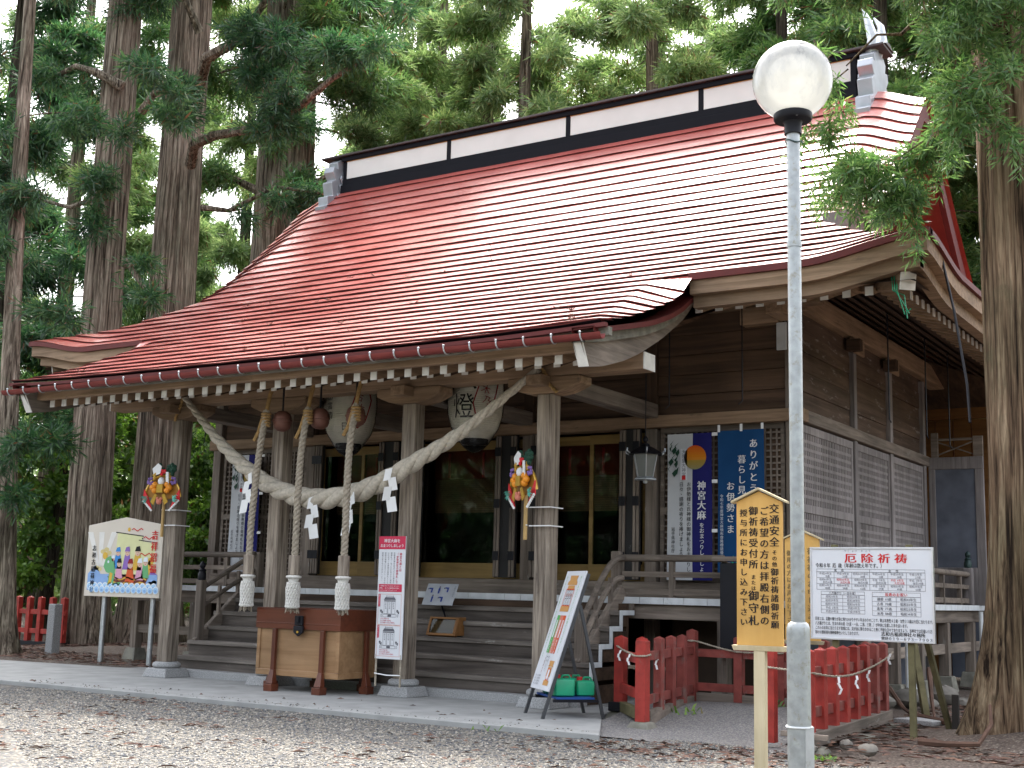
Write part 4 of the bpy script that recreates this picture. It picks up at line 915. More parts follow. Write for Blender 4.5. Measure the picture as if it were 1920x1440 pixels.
rake(-7.27, 11.72, 2.38, -.5, "colourful lucky rake tied to the right outer porch post, turned to one side", -7.17)

# ------------------------------------------------------------------ offering box
BX0, BX1, BY0, BY1 = -10.78, -9.51, 11.37, 12.08
sb = thing("offering_box", "large wooden offering box with red brown rim and legs before the steps", "offering box", (-10.15, 11.7, 0))
m_ = MB(); m_.box(BX0+.02, BX1-.02, BY0+.02, BY1-.02, .19, .72); m_.box(BX0+.005, BX1-.005, BY0+.005, BY1-.005, .175, .245)
for x in (BX0+.004, BX1-.054): 
    for y in (BY0+.004, BY1-.054): m_.box(x, x+.05, y, y+.05, .246, .72)
m_.build("box_body", M['boxwood'], sb, bevel=.006)
m_ = MB(); m_.box(BX0-.01, BX1+.01, BY0-.01, BY0+.02, .712, .95); m_.box(BX0-.01, BX1+.01, BY1-.02, BY1+.01, .712, .95); m_.box(BX0-.01, BX0+.02, BY0+.02, BY1-.02, .712, .95); m_.box(BX1-.02, BX1+.01, BY0+.02, BY1-.02, .712, .95); m_.box(BX0-.016, BX1+.016, BY0-.016, BY0-.0101, .775, .785)
m_.build("box_rim", M['boxred'], sb, bevel=.005)
m_ = MB()
for k in range(12): m_.box(BX0+.04+k*.1, BX0+.09+k*.1, BY0+.021, BY1-.021, .86, .90)
m_.build("slat", M['boxred'], sb); MB().box(BX0+.02, BX1-.02, BY0+.021, BY1-.021, .725, .74).build("box_floor", M['void'], sb)
for x, y, dx, dy in ((-10.47,BY0,0,-1),(-9.74,BY0,0,-1),(BX1,11.83,1,0),(BX1+0,11.60,0,0),(BX0,11.7,-1,0),(-10.47,BY1,0,1),(-9.74,BY1,0,1)):
    if dx == dy == 0: continue
    m_ = MB(); a = Vector((x+dx*.022, y+dy*.022, .71)); b = Vector((x+dx*.026, y+dy*.026, .24)); m_.beam(a, b, .055, .042, (dx,dy,0)); m_.beam(b, b+Vector((dx*.02,dy*.02,-.16)), .055, .044, (dx,dy,0), .10, .085); lg = m_.build("leg", M['boxredz'], sb, bevel=.004)
    c = b+Vector((dx*.02,dy*.02,0)); MB().box(c.x-.062, c.x+.062, c.y-.062, c.y+.062, 0, .082).build("foot", M['boxredz'], lg, bevel=.006)
m_ = MB(); x = -10.10; m_.box(x-.06, x+.06, BY0-.045, BY0-.018, .76, .87); m_.prism([(x-.07,BY0-.05,.755),(x-.07,BY0-.05,.68),(x,BY0-.05,.635),(x+.07,BY0-.05,.68),(x+.07,BY0-.05,.755)], (0,.03,0)); m_.box(x-.018, x+.018, BY0-.065, BY0-.045, .79, .86)
lk = m_.build("lock", M['black'], sb, bevel=.006); MB().tube([(x,BY0-.055,.685),(x,BY0-.047,.685)], .015, 10).build("keyhole_plate", M['goldpaint'], lk)

# ------------------------------------------------------------------ small things on and beside the steps
ip = thing("info_plate", "shiny tilted plate with blue bowing figures on the upper steps", "plate", (-9.42, 13.15, 1.03))
ex, ey = Vector((1,0,0)), Vector((.03,.42,.90)).normalized(); o = Vector((-9.64,13.08,1.02)); n_ = ex.cross(ey)
MB().prism([o, o+ex*.46, o+ex*.46+ey*.29, o+ey*.29], -n_*.012).build("plate", M['mirror'], ip)
MB().tube([o+ex*.23-n_*.012+ey*.1, Vector((-9.40,13.28,.85))], .012, 6).build("stand", M['black'], ip)
S = Sign(o, ex, ey)
for i, (px, py, bow) in enumerate(((.09,.21,1),(.20,.20,0),(.33,.22,1),(.13,.085,0),(.28,.09,1))):
    S.rect(px-.012, px+.012, py-.045, py, 'blueink')
    if bow: S.poly([(px-.012,py),(px+.012,py-.005),(px+.012,py+.02),(px-.045,py+.022),(px-.05,py+.006)], 'blueink'); S.disc(px-.055, py+.008, .011, 'inkgrey')
    else: S.poly([(px-.016,py),(px+.016,py),(px+.012,py+.03),(px-.012,py+.03)], 'blueink'); S.disc(px, py+.042, .012, 'inkgrey')
for i, tx in enumerate(("お参りの作法","二拝","二拍手","一拝")): S.col(tx, .43-.105*i, .25-.02*i, .018 if i else .024, 'inkgrey')
S.done(ip)
gb = thing("display_box", "small brown glass fronted box standing open on the steps", "box", (-9.15, 12.95, .66))
ey = Vector((0,.35,.93)).normalized(); n_ = ex.cross(ey); o = Vector((-9.40,12.86,.662)); m_ = MB()
for a in ((0,.42,0,.03),(0,.42,.21,.235),(0,.03,.03,.21),(.39,.42,.03,.21)): m_.prism([o+ex*a[0]+ey*a[2], o+ex*a[1]+ey*a[2], o+ex*a[1]+ey*a[3], o+ex*a[0]+ey*a[3]], -n_*.03)
m_.prism([o+ex*.42, o+ex*.42+ey*.235, o+ex*.42+Vector((0,.24,.22)), o+ex*.42+Vector((0,.22,0))], (.012,0,0)); m_.prism([o-n_*.05, o+ex*.42-n_*.05, o+ex*.42+ey*.235-n_*.05, o+ey*.235-n_*.05], -n_*.01)
m_.build("frame", M['orangewood'], gb, bevel=.004); MB().prism([o+ex*.03+ey*.03-n_*.012, o+ex*.39+ey*.03-n_*.012, o+ex*.39+ey*.21-n_*.012, o+ex*.03+ey*.21-n_*.012], -n_*.004).build("glass", M['glass'], gb)

# ------------------------------------------------------------------ narrow sign tied to the third post
ns = thing("narrow_sign", "tall narrow white sign with red heading tied to a porch post", "sign", (-8.93, 11.5, .1))
SX, SZ0, SH, SW = -9.115, .43, 1.36, .375
MB().box(SX, SX+SW, 11.52, 11.535, SZ0, SZ0+SH).build("board", M['signwhite'], ns, bevel=.003)
for x in (SX+.015, SX+SW-.015): MB().tube([(x,11.53,.13),(x,11.53,SZ0+.05)], .012, 7).build("leg", M['rope'], ns)
m_ = MB(); m_.tube([(SX+.01,11.515,.27),(SX+SW*.5,11.505,.255),(SX+SW-.01,11.515,.26)], .007, 5); m_.build("tie", M['paper'], ns)
S = Sign((SX,11.52,SZ0), (1,0,0), (0,0,1))
S.rect(0,SW,SH-.145,SH,'crimson'); S.l = .005; S.row("神宮大麻を", SW/2, SH-.05, .046, 'inkwhite', center=True, bold=.025); S.row("おまつりしましょう", SW/2, SH-.105, .040, 'inkwhite', .92, center=True, bold=.025); S.l = .003
for i, tx in enumerate(("神宮大麻とは","「伊勢神宮の御神札」です")): S.col(tx, .315-.045*i, SH-.20, .036-.004*i, 'crimson', .98, bold=.02)
for i, tx in enumerate(("天照皇大神をおまつりする神宮の","御神札で、年ごとにあらたに頒布","されます。氏神様の御神札とともに","家庭の神棚におまつりし、日々の","感謝と祈りをささげましょう。")): S.col(tx, .225-.042*i, SH-.19, .024, 'inkgrey', .98)
S.rect(.02,.345,.74,.825,'crimson'); S.l = .005
for i, tx in enumerate(("一年間おまもりいただいたことに","感謝し、あらたな御神札を年末に","おうけしおまつりしましょう")): S.row(tx, .03, .806-.025*i, .019, 'inkwhite')
S.l = .003
for y0, nm in ((.375,"並べておまつり"),(.03,"重ねておまつり")):
    S.frame(.02,.345,y0,y0+.34,.003,'coral'); S.rect(.022,.05,y0+.20,y0+.338,'crimson'); S.l = .005; S.col(nm, .036, y0+.325, .018, 'inkwhite'); S.l = .003
    S.poly([(.10,y0+.275),(.12,y0+.305),(.25,y0+.305),(.27,y0+.275)], 'inkgrey'); S.rect(.105,.265,y0+.262,y0+.27,'inkgrey'); S.rect(.135,.14,y0+.305,y0+.325,'inkgrey'); S.rect(.23,.235,y0+.305,y0+.325,'inkgrey'); S.rect(.14,.23,y0+.315,y0+.319,'inkgrey')
    for x0 in (.105,.16,.215): S.frame(x0,x0+.048,y0+.12,y0+.262,.003,'inkgrey'); S.col("神札大麻", x0+.024, y0+.24, .018, 'inkgrey')
    S.frame(.09,.28,y0+.085,y0+.118,.003,'inkgrey'); S.rect(.16,.21,y0+.09,y0+.113,'inkgrey')
    for x0 in (.07,.30):
        S.frame(x0-.008,x0+.008,y0+.088,y0+.115,.003,'inkgrey')
        for a in range(7): S.disc(x0+.014*math.cos(a*2.2), y0+.145+.016*math.sin(a*1.7), .008, 'inkgrey', n=7)
    for i, tx in enumerate(("中央に神宮大麻","右に氏神様の御神札","左に崇敬する神社の御神札")): S.row(tx, .06, y0+.068-.022*i, .017, 'crimson')
S.done(ns)

# ------------------------------------------------------------------ leaning A-frame board
af = thing("a_frame_sign", "leaning white A-frame sign with green and orange stripes beside the red fence", "sign", (-6.55, 11.3, 0))
e1 = Vector((.747,-.665,0)); e2 = Vector((.665,.747,0)); fl = Vector((-6.985,11.245,0)); Wd = .585
lean = (Vector((0,0,1.43))+e2*.46); ud = lean.normalized(); LL = lean.length; o = fl+ud*.27+e1*.0; n_ = e1.cross(ud)
MB().prism([o, o+e1*Wd, o+e1*Wd+ud*(LL-.27), o+ud*(LL-.27)], -n_*.02).build("board", M['signwhite'], af, bevel=.003)
for k in (0, Wd): MB().beam(fl+e1*k-n_*.035, fl+e1*k+ud*(LL-.02)-n_*.035, .035, .028).build("leg", M['darksteel'], af)
for k in (0, Wd): MB().beam(fl+e1*k+e2*.66, fl+e1*k+ud*1.16-n_*.05, .03, .028).build("leg", M['darksteel'], af)
MB().beam(fl+e1*.0+e2*.14+Vector((0,0,.17)), fl+e1*.0+e2*.62+Vector((0,0,.17)), .02, .03).beam(fl+e1*Wd+e2*.14+Vector((0,0,.17)), fl+e1*Wd+e2*.62+Vector((0,0,.17)), .02, .03).build("brace", M['black'], af)
q = fl+Vector((0,0,.185)); MB().prism([q-e1*.06+e2*.17, q+e1*(Wd+.02)+e2*.17, q+e1*(Wd+.02)+e2*.56, q-e1*.06+e2*.56], (0,0,.018)).build("shelf", M['bluetray'], af)
S = Sign(o, e1, ud); H_ = LL-.27
S.poly([(.17,H_-.05),(.42,H_-.05),(.40,H_-.10),(.44,H_-.12),(.44,H_-.15),(.15,H_-.15),(.15,H_-.12),(.19,H_-.10)], 'tan'); S.rect(.19,.40,H_-.19,H_-.155,'tan'); S.rect(.16,.43,H_-.43,H_-.375,'tan'); S.frame(.17,.42,H_-.375,H_-.19,.012,'orange')
for k in range(3):
    x = .21+.065*k; S.frame(x,x+.045,H_-.28,H_-.20,.005,'ink'); S.frame(x,x+.045,H_-.365,H_-.29,.005,'ink'); S.rect(x+.017,x+.028,H_-.27,H_-.24,'orange')
for k, c in enumerate(('green','coral','orange')): S.rect(.16+.09*k,.245+.09*k,.37,H_-.47,c)
S.l = .005
for k, tx in enumerate(("ご家庭に神棚を","氏神さまの御神札を","神宮大麻をまつり")): 
    S.rect(.185+.09*k,.222+.09*k,H_-.70,H_-.52,'inkwhite',.0045); S.col("まつりましょう", .203+.09*k, H_-.535, .023, ('green','coral','orange')[k], bold=.03); S.col(tx, .203+.09*k, H_-.735, .038, 'inkwhite', 1.0, bold=.03)
S.l = .003
for x, tx in ((.075,"日々のくらしに感謝をこめて神さまに手を合わせましょう"),(.51,"新しい年をむかえるしたくを神棚からはじめましょう")): S.col(tx, x, H_-.07, .034, 'green', .98)
for i, tx in enumerate(("神社本庁","神社庁")): S.row(tx, .28, .33-.035*i, .024, 'inkgrey', center=True)
S.poly([(.36,.30),(.52,.30),(.50,.255),(.53,.24),(.35,.24),(.38,.255)], 'tan'); S.rect(.38,.50,.14,.235,'tan'); S.l = .005; S.frame(.40,.48,.10,.22,.010,'orange'); S.rect(.415,.465,.12,.21,'inkwhite'); S.l = .003; S.rect(.36,.52,.05,.10,'tan')
S.col("神棚まつり", .20, .31, .032, 'inkdeepred'); S.col("のしおり", .27, .29, .026, 'inkgrey')
for i in range(4): S.row("詳しくは社務所へ", .06, .135-.028*i, .022, 'inkgrey')
S.done(af)
def jerry(px, py, label, yaw, s=1.0):
    z0 = .204; t = thing("jerry_can", label, "jerry can", (px, py, z0), "green jerry cans on the sign's shelf")
    cy, sy = math.cos(yaw), math.sin(yaw); m_ = MB(); b = []
    for zz_, k in ((0,.92),(.015,1),(.165*s,1),(.19*s,.86)):
        for a, c in ((-1,-1),(1,-1),(1,1),(-1,1)):
            u, v = a*.085*s*k, c*.115*s*k; b.append((px+u*cy-v*sy, py+u*sy+v*cy, z0+zz_))
    m_.add(b, [(0,3,2,1),(12,13,14,15)]+[(4*i+k, 4*i+(k+1)%4, 4*i+4+(k+1)%4, 4*i+4+k) for i in range(3) for k in range(4)]); m_.build("can_body", M['jerry'], t, smooth=True, bevel=.03)
    u, v = 0, -.06*s; c = (px+u*cy-v*sy, py+u*sy+v*cy, z0+.19*s); MB().lathe([(.03,-.01),(.03,.028),(.027,.032)], c, 14).build("cap", M['redcap'], t)
    a = Vector((px+.0*cy+.02*sy, py-.02*cy, z0+.185*s)); d = Vector((-sy,cy,0)); MB().tube([a, a+d*.02+Vector((0,0,.03)), a+d*.08+Vector((0,0,.03)), a+d*.10], .011, 7).build("handle", M['jerry'], t, smooth=True)
ya = math.atan2(e1.y, e1.x); pj = lambda a, b: tuple((fl+e1*a+e2*b)[:2])
jerry(*pj(.11,.28), "green jerry can half hidden behind the A-frame board, at the front", ya, .74)
jerry(*pj(.45,.28), "big green jerry can nearest the red fence on the shelf", ya, .92)
jerry(*pj(.12,.50), "green jerry can at the back left of the shelf", ya, .8)
jerry(*pj(.40,.52), "green jerry can at the back right of the shelf", ya, .8)

# ------------------------------------------------------------------ prayer-picture board on the left
em = thing("picture_board", "large white house-shaped board painted with a treasure ship, left of the porch", "sign", (-15.0, 12.95, 0))
EX, EZ = -15.815, .985; EW, EHs, EHp = 1.62, 1.05, 1.165
MB().prism([(EX,12.93,EZ),(EX+EW,12.93,EZ),(EX+EW,12.93,EZ+EHs),(EX+EW/2,12.93,EZ+EHp),(EX,12.93,EZ+EHs)], (0,.045,0)).build("board", plain("board_cream", (.60,.54,.46), .55, .4, var=.04, scale=2), em, bevel=.006)
for x in (-15.46, -14.42): MB().tube([(x,13.03,0),(x,13.03,1.6)], .038, 10).build("leg", M['steel'], em, smooth=True)
for k, c in dict(sail=(.62,.62,.34), sea=(.22,.36,.62), wave=(.34,.55,.78), foam=(.66,.72,.78), ray=(.68,.66,.62), gold2=(.62,.38,.05), green2=(.13,.37,.16), skin=(.62,.42,.32), pink=(.60,.30,.42), hull=(.13,.025,.015), cloud=(.58,.48,.22), bluecap=(.04,.22,.55), violet=(.22,.12,.40)).items(): M[k] = plain("paint_"+k, c, .5, .35, var=.06)
S = Sign((EX,12.93,EZ), (1,0,0), (0,0,1)); l = lambda k: .002+.0012*k
for a in (-.28,-.05,.2): S.poly([(.30+a*.2,.45),(.36+a*.2,.45),(.42+a*1.1,.95),(.30+a*1.1,.95)], 'ray', l(0))
S.poly([(.62,.30),(1.16,.30),(1.20,.88),(.66,.94)], 'sail', l(1)); S.poly([(1.12,.30),(1.50,.30),(1.46,.78),(1.12,.82)], 'sail', l(0))
S.line((.62,.945),(1.22,.885),.014,'ink',l(2)); S.line((1.12,.83),(1.50,.79),.012,'ink',l(2)); S.disc(.90,.985,.03,'gold2',l(2)); S.disc(1.20,.85,.012,'ink',l(3))
for x, y in ((.96,.98),(1.22,.86),(1.16,.62)):
    for k in range(6): S.line((x+.04*k,y+.02*math.sin(k*1.6)),(x+.04*(k+1),y+.02*math.sin((k+1)*1.6)),.014,'inkred',l(3))
S.char("寶", .82, .76, .16, 'inkred'); 
for x, y in ((.36,.66),(.44,.69),(.50,.64),(.24,.42),(.31,.40),(1.42,.20),(1.50,.22)): S.disc(x,y,.055,'cloud',l(1),14,.6)
S.rect(.06,1.56,.09,.33,'sea',l(1)); S.poly([(.06,.33),(.22,.46),(.34,.33)],'sea',l(1)); S.poly([(1.28,.33),(1.45,.38),(1.56,.33)],'violet',l(1))
S.poly([(.50,.30),(1.38,.30),(1.28,.13),(.60,.13)],'hull',l(2)); S.poly([(1.26,.20),(1.40,.34),(1.40,.56),(1.34,.50),(1.32,.36)],'gold2',l(2)); S.disc(1.40,.52,.06,'gold2',l(2))
for y in (.27,.20):
    for k in range(12): S.line((.56+.065*k,y+.018*math.sin(k*1.4)),(.56+.065*(k+1),y+.018*math.sin((k+1)*1.4)),.022,'gold2',l(3))
S.poly([(.40,.44),(.44,.56),(.54,.60),(.62,.52),(.66,.38),(.64,.22),(.60,.10),(.48,.10),(.52,.24),(.53,.34),(.46,.36)],'green2',l(4)); S.poly([(.55,.36),(.61,.34),(.58,.10),(.49,.11),(.54,.24)],'gold2',l(5)); S.disc(.42,.60,.055,'gold2',l(3)); S.disc(.50,.51,.02,'foam',l(5)); S.poly([(.62,.20),(.80,.22),(.78,.14),(.62,.12)],'green2',l(5))
for x, y, s_, body, cap in ((.70,.60,1,'bluecap','bluecap'),(.90,.60,1.05,'violet','violet'),(1.12,.60,1.1,'gold2','ink'),(.74,.44,.95,'pink','ink'),(.98,.42,1.1,'orange','inkdeepred'),(1.18,.44,1,'pink','foam'),(1.30,.46,.95,'green2','foam'),(.60,.52,.7,'violet','foam')):
    S.poly([(x-.09*s_,y-.19*s_),(x+.09*s_,y-.19*s_),(x+.05*s_,y+.02),(x-.05*s_,y+.02)],body,l(3)); S.disc(x,y+.045*s_,.05*s_,'skin',l(4),16); S.poly([(x-.055*s_,y+.06*s_),(x+.055*s_,y+.06*s_),(x+.035*s_,y+.13*s_),(x-.03*s_,y+.12*s_)],cap,l(5)); S.disc(x-.016*s_,y+.045*s_,.005,'ink',l(5),8); S.disc(x+.018*s_,y+.045*s_,.005,'ink',l(5),8); S.disc(x,y+.018*s_,.009,'inkred',l(5),8,.5)
for r_, (y, c) in enumerate(((.155,'wave'),(.11,'wave'))):
    for k in range(13):
        x = .12+.115*k+.05*(r_ % 2); S.disc(x,y,.062,'foam',l(5+2*r_),16,.9); S.disc(x,y-.006,.048,c,l(6+2*r_),16,.9); S.disc(x,y-.016,.026,'sea',l(6.5+2*r_),12,.8)
S.l = .012; S.col("吉祥招福", 1.465, .90, .14, 'inkred', 1.14, bold=.045); S.col("志和古稲荷神社", .175, .71, .09, 'ink', 1.14, bold=.04); S.done(em)

# ------------------------------------------------------------------ banners on the lattice
def banner(x, zt, w, h, split, label, cat="banner"):
    t = thing("cloth_banner", label, cat, (x+w/2, YF-.16, zt-h), "cloth banners on the hall front"); y0 = YF-.165
    cols = 24; rows_ = 30
    def sheet(u0, u1): return [[(x+w*(u0+(u1-u0)*i/cols), y0+.012*math.sin(5*(u0+(u1-u0)*i/cols)+.12*j)-.0, zt-h*j/rows_) for i in range(cols+1)] for j in range(rows_+1)]
    for u0, u1, m in split: MB().grid(sheet(u0, u1)).build("cloth", M[m], t, smooth=True)
    return t, Sign((x, y0-.016, zt-h), (1,0,0), (0,0,1), 0)
def nobori(x, zt, label):
    w, h = .60, 1.80; t, S = banner(x, zt, w, h, ((0,.57,'bannerwhite'),(.57,1,'bannerblue')), label)
    for k in range(14): # the sun, red at the top and paler below
        a0 = math.pi/2-math.pi*k/14; a1 = math.pi/2-math.pi*(k+1)/14; y0, y1 = .15*math.sin(a0), .15*math.sin(a1); x0, x1 = .15*math.cos(a0), .15*math.cos(a1); key = 'sun%d' % k
        if key not in M:
            f = k/13; M[key] = plain("sun_band", (.55*(1-f)+.20*f if f > .6 else .55, .05+.28*min(f,.6), .01+.25*max(0,f-.5)), .8, .2, var=.02)
        S.poly([(.38-x0,1.50+y0),(.38+x0,1.50+y0),(.38+x1,1.50+y1),(.38-x1,1.50+y1)], key, .001)
    for k in range(14):
        a = k*1.3; px, py = .10+.05*math.sin(a*1.7), 1.26+.035*k*.8; S.poly([(px,py),(px+.045*math.cos(a),py+.05),(px+.02,py+.10),(px-.03,py+.05)], 'greenorn', .001+.0003*k)
    S.rect(.185,.275,1.22,1.61,'signwhite',.001); S.l = .0025; S.col("天照皇大神宮", .23, 1.575, .058, 'inkgrey', .98); S.rect(.205,.255,1.225,1.28,'inkred')
    S.l = .003; S.col("神宮大麻", .47, 1.15, .118, 'inkwhite', 1.02, bold=.03); S.col("をおまつりしましょう", .475, .665, .066, 'inkwhite', 1.0, bold=.02)
    S.col("お伊勢様と氏神様の御神札をおまつりし", .30, 1.17, .060, 'ink', 1.02, bold=.01); S.col("日々、感謝の祈りを捧げましょう", .20, 1.17, .060, 'ink', 1.02, bold=.01); S.col("岩手県神社庁　紫波支部", .09, .62, .052, 'ink', 1.02); S.done(t)
    m_ = MB()
    for z in (zt-.02, zt-.6, zt-1.2, zt-1.75): m_.box(x+w, x+w+.07, YF-.17, YF-.16, z-.02, z+.02)
    m_.build("banner_loop", M['paper'], t); return t
nobori(-6.91, 3.20, "white and navy banner with a red sun, beside the hanging metal lantern")
nobori(-14.40, 3.20, "white and navy banner with a red sun, hanging in the left bay behind the rope")
t, S = banner(-6.235, 3.215, .60, 1.78, ((0,1,'bannerteal'),), "plain blue cloth banner with white brush writing, behind the yellow notice")
S.l = .003; S.col("ありがとう", .47, 1.61, .115, 'inkwhite', 1.18, bold=.025); S.col("暮らし見守る", .32, 1.42, .108, 'inkwhite', 1.14, bold=.025); S.col("お伊勢さま", .175, 1.10, .108, 'inkwhite', 1.20, bold=.025); S.col("令和七年度神宮大麻頒布啓発標語優秀作品", .06, .98, .044, 'inkwhite', 1.03)
for k in range(9): S.poly([(.20+.03*math.sin(k*2),.06+.02*k),(.23+.03*math.sin(k*2),.08+.02*k),(.215+.03*math.sin(k*2),.11+.02*k)], 'jerry')
S.done(t); m_ = MB()
for x in (-6.22,-5.93,-5.66): m_.box(x-.015, x+.015, YF-.17, YF-.16, 3.20, 3.29)
m_.build("banner_loop", M['paper'], t)
t = thing("dark_cabinet", "black notice cabinet standing before the veranda behind the yellow notice", "cabinet", (-5.5, 13.4, 0))
m_ = MB(); m_.box(-5.72, -5.12, 13.30, 13.36, .55, 1.58); m_.build("panel", M['black'], t, bevel=.006)
for x in (-5.70, -5.14): MB().box(x-.025, x+.025, 13.361, 13.41, 0, 1.62).build("leg", M['greyz'], t)
t2 = MB().box(-5.80, -5.05, 13.26, 13.44, 1.60, 1.65).build("cap_board", M['greyx'], t)

# ------------------------------------------------------------------ wooden notices
def notice(x, y, z0, w, h, yaw, label, cols, base=0.0, ink='ink', dim=1):
    t = thing("wooden_notice", label, "notice board", (x, y, 0)); ex = Vector((math.cos(yaw), math.sin(yaw), 0)); ny = Vector((math.sin(yaw), -math.cos(yaw), 0)); o = Vector((x, y, z0))-ex*w/2; U = Vector((0,0,1))
    pk = h+.075
    MB().prism([o, o+ex*w, o+ex*w+U*h, o+ex*w/2+U*pk, o+U*h], -ny*.045).build("board", M['hinoki'], t, bevel=.003)
    m_ = MB()
    for s in (-1,1):
        a = o+ex*w/2+U*(pk+.008); b = o+ex*w/2+ex*s*(w/2+.035)+U*(h-.012)
        m_.prism([a+ny*.03, b+ny*.03, b+ny*.03+U*.016, a+ny*.03+U*.016], -ny*.115)
    m_.build("gable_cap", M['palewood'], t, bevel=.002)
    q = o+ex*w/2; MB().prism([q-ex*(w/2+.03)+ny*.03, q+ex*(w/2+.03)+ny*.03, q+ex*(w/2+.02)+ny*.02-U*.035, q-ex*(w/2+.02)+ny*.02-U*.035], -ny*.10).build("sill", M['palewood'], t, bevel=.002)
    MB().beam(q-ny*.022+Vector((0,0,base-z0)), q-ny*.022-U*.036, .078, .078, tuple(ny)).build("post", M['palewood'], t, bevel=.003)
    S = Sign(o, ex, U)
    for tx, cx, cy, hh, pt in cols: S.col(tx, cx, cy, hh, ink, pt, hh*1.02, bold=.028)
    S.done(t); return t
nc = [("交通安全", .272, .955, .072, 1.08), ("その他", .272, .648, .036, 1.15), ("御祈祷諸御祈願", .272, .512, .056, 1.08),
      ("ご希望の方は拝殿右側の", .200, .94, .066, 1.16), ("御祈祷受付所", .122, .94, .066, 1.14), ("または", .122, .475, .034, 1.15), ("御守札", .122, .345, .075, 1.14), ("授与所にお申し込み下さい", .052, .925, .056, 1.24)]
notice(-3.40, 8.6, .875, .325, 1.005, .13, "tall yellow wooden notice with a small gable, nearest the lamp post", nc, -.06)
n2 = [("御祈祷のお申し込みは", .26, .88, .07, 1.15), ("社務所にて承ります", .15, .86, .07, 1.15), ("御用の方はお声かけ下さい", .05, .86, .06, 1.1)]
notice(-4.47, 12.45, .80, .345, 1.0, .15, "faded yellow notice standing behind the lamp post", n2, 0, 'inkdim')

# ------------------------------------------------------------------ globe lamp
lx, ly = -2.176, 6.0
lp = thing("globe_lamp", "tall galvanised lamp post carrying one round milky globe", "street lamp", (lx, ly, 0))
MB().lathe([(.056,-.06),(.056,1.04),(.055,1.065),(.049,1.085),(.036,1.095)], (lx,ly,0), 24).build("base_tube", M['lampsteel'], lp, smooth=True)
m_ = MB(); m_.lathe([(.0335,1.09),(.0335,3.552),(.031,3.567)], (lx,ly,0), 20); m_.lathe([(.0372,2.95),(.0372,2.98)], (lx,ly,0), 20); m_.build("pole", M['lampsteel'], lp, smooth=True)
m_ = MB(); m_.lathe([(.044,3.547),(.044,3.602),(.05,3.612),(.092,3.619),(.098,3.627),(.098,3.652),(.085,3.667)], (lx,ly,0), 28); m_.build("collar", M['black'], lp, smooth=True)
MB().box(lx+.01, lx+.05, ly-.072, ly-.069, 3.6175, 3.6188).build("sticker", M['paper'], lp)
m_ = MB(); m_.lathe([(.2035*math.sin(a), -.2035*math.cos(a)) for a in np.linspace(.42, math.pi-.001, 26)], (lx,ly,3.835), 40); m_.build("globe", M['globe'], lp, smooth=True)
a = .9; dx, dy = math.sin(a), -math.cos(a)   # inspection door facing the camera
m_ = MB(); ex_ = Vector((math.cos(a), math.sin(a), 0)); q = Vector((lx+dx*.054+ex_.x*.018, ly+dy*.054+ex_.y*.018, .25)); m_.prism([q-ex_*.022, q+ex_*.026, q+ex_*.026+Vector((0,0,.36)), q-ex_*.022+Vector((0,0,.36))], (dx*.006,dy*.006,0)); m_.build("inspection_door", M['steel'], lp, bevel=.004)
m_ = MB(); m_.tube([(lx+.0590*math.cos(t),ly+.0590*math.sin(t),.605) for t in np.linspace(0,6.3,30)], .006, 5); m_.tube([(lx+.0590*math.cos(t),ly+.0590*math.sin(t),.235) for t in np.linspace(0,6.3,30)], .006, 5); m_.build("wire_band", M['whitepipe'], lp)
MB().tube([(lx+.038*math.cos(t),ly+.038*math.sin(t),3.505+.01*math.sin(t*2)) for t in np.linspace(0,6.3,24)]+[(lx+.05,ly-.02,3.50),(lx+.06,ly-.03,3.48)], .0035, 4).build("wire_tie", M['bronze'], lp)

# ------------------------------------------------------------------ white notice board on stakes
wb = thing("white_notice_board", "white framed notice board with red heading on wooden stakes", "sign", (-3.55, 11.75, 0))
o = Vector((-4.125,11.71,.845)); ex = Vector((1,-.045,0)).normalized(); U = Vector((0,0,1)); BW, BH = 1.15, .845; ny = Vector((ex.y,-ex.x,0))
MB().prism([o, o+ex*BW, o+ex*BW+U*BH, o+U*BH], -ny*.025).build("board", M['signwhite'], wb)
m_ = MB()
for a in ((0,BW,0,.018),(0,BW,BH-.018,BH),(0,.018,.018,BH-.018),(BW-.018,BW,.018,BH-.018)): m_.prism([o+ex*a[0]+U*a[2]+ny*.008, o+ex*a[1]+U*a[2]+ny*.008, o+ex*a[1]+U*a[3]+ny*.008, o+ex*a[0]+U*a[3]+ny*.008], -ny*.036)
m_.build("frame", M['frameal'], wb, bevel=.002)
for k in (.22,.92):
    q = o+ex*k-ny*.055; MB().beam((q.x,q.y,-.02), (q.x,q.y,.845+BH+.025), .055, .05, (0,1,0)).build("stake", M['greenpost'], wb, bevel=.003)
MB().beam((-3.10,12.6,0), (-3.20,11.84,1.3), .05, .045).build("brace", M['greenpost'], wb, bevel=.003)
MB().beam((-3.04,12.55,-.02), (-3.04,12.57,.36), .06, .05, (0,1,0)).build("brace_stake", M['darkstake'], wb, bevel=.003)
S = Sign(o, ex, U, .003)
S.row("やく　よけ　　き　とう", .33, BH-.035, .022, 'inkgrey', 1.3); S.row("厄除祈祷", .315, BH-.10, .092, 'inkred', 1.32, .118, bold=.035); S.row("令和８年 厄 歳（年齢は数え年です。）", .055, BH-.168, .046, 'ink', .98, .037, bold=.012)
def table(x0, x1, y0, y1, nx, ny_, head=None):
    for i in range(ny_+1): S.line((x0,y0+(y1-y0)*i/ny_),(x1,y0+(y1-y0)*i/ny_),.0025,'inkgrey')
    for i in range(nx+1): S.line((x0+(x1-x0)*i/nx,y0),(x0+(x1-x0)*i/nx,y1),.0025,'inkgrey')
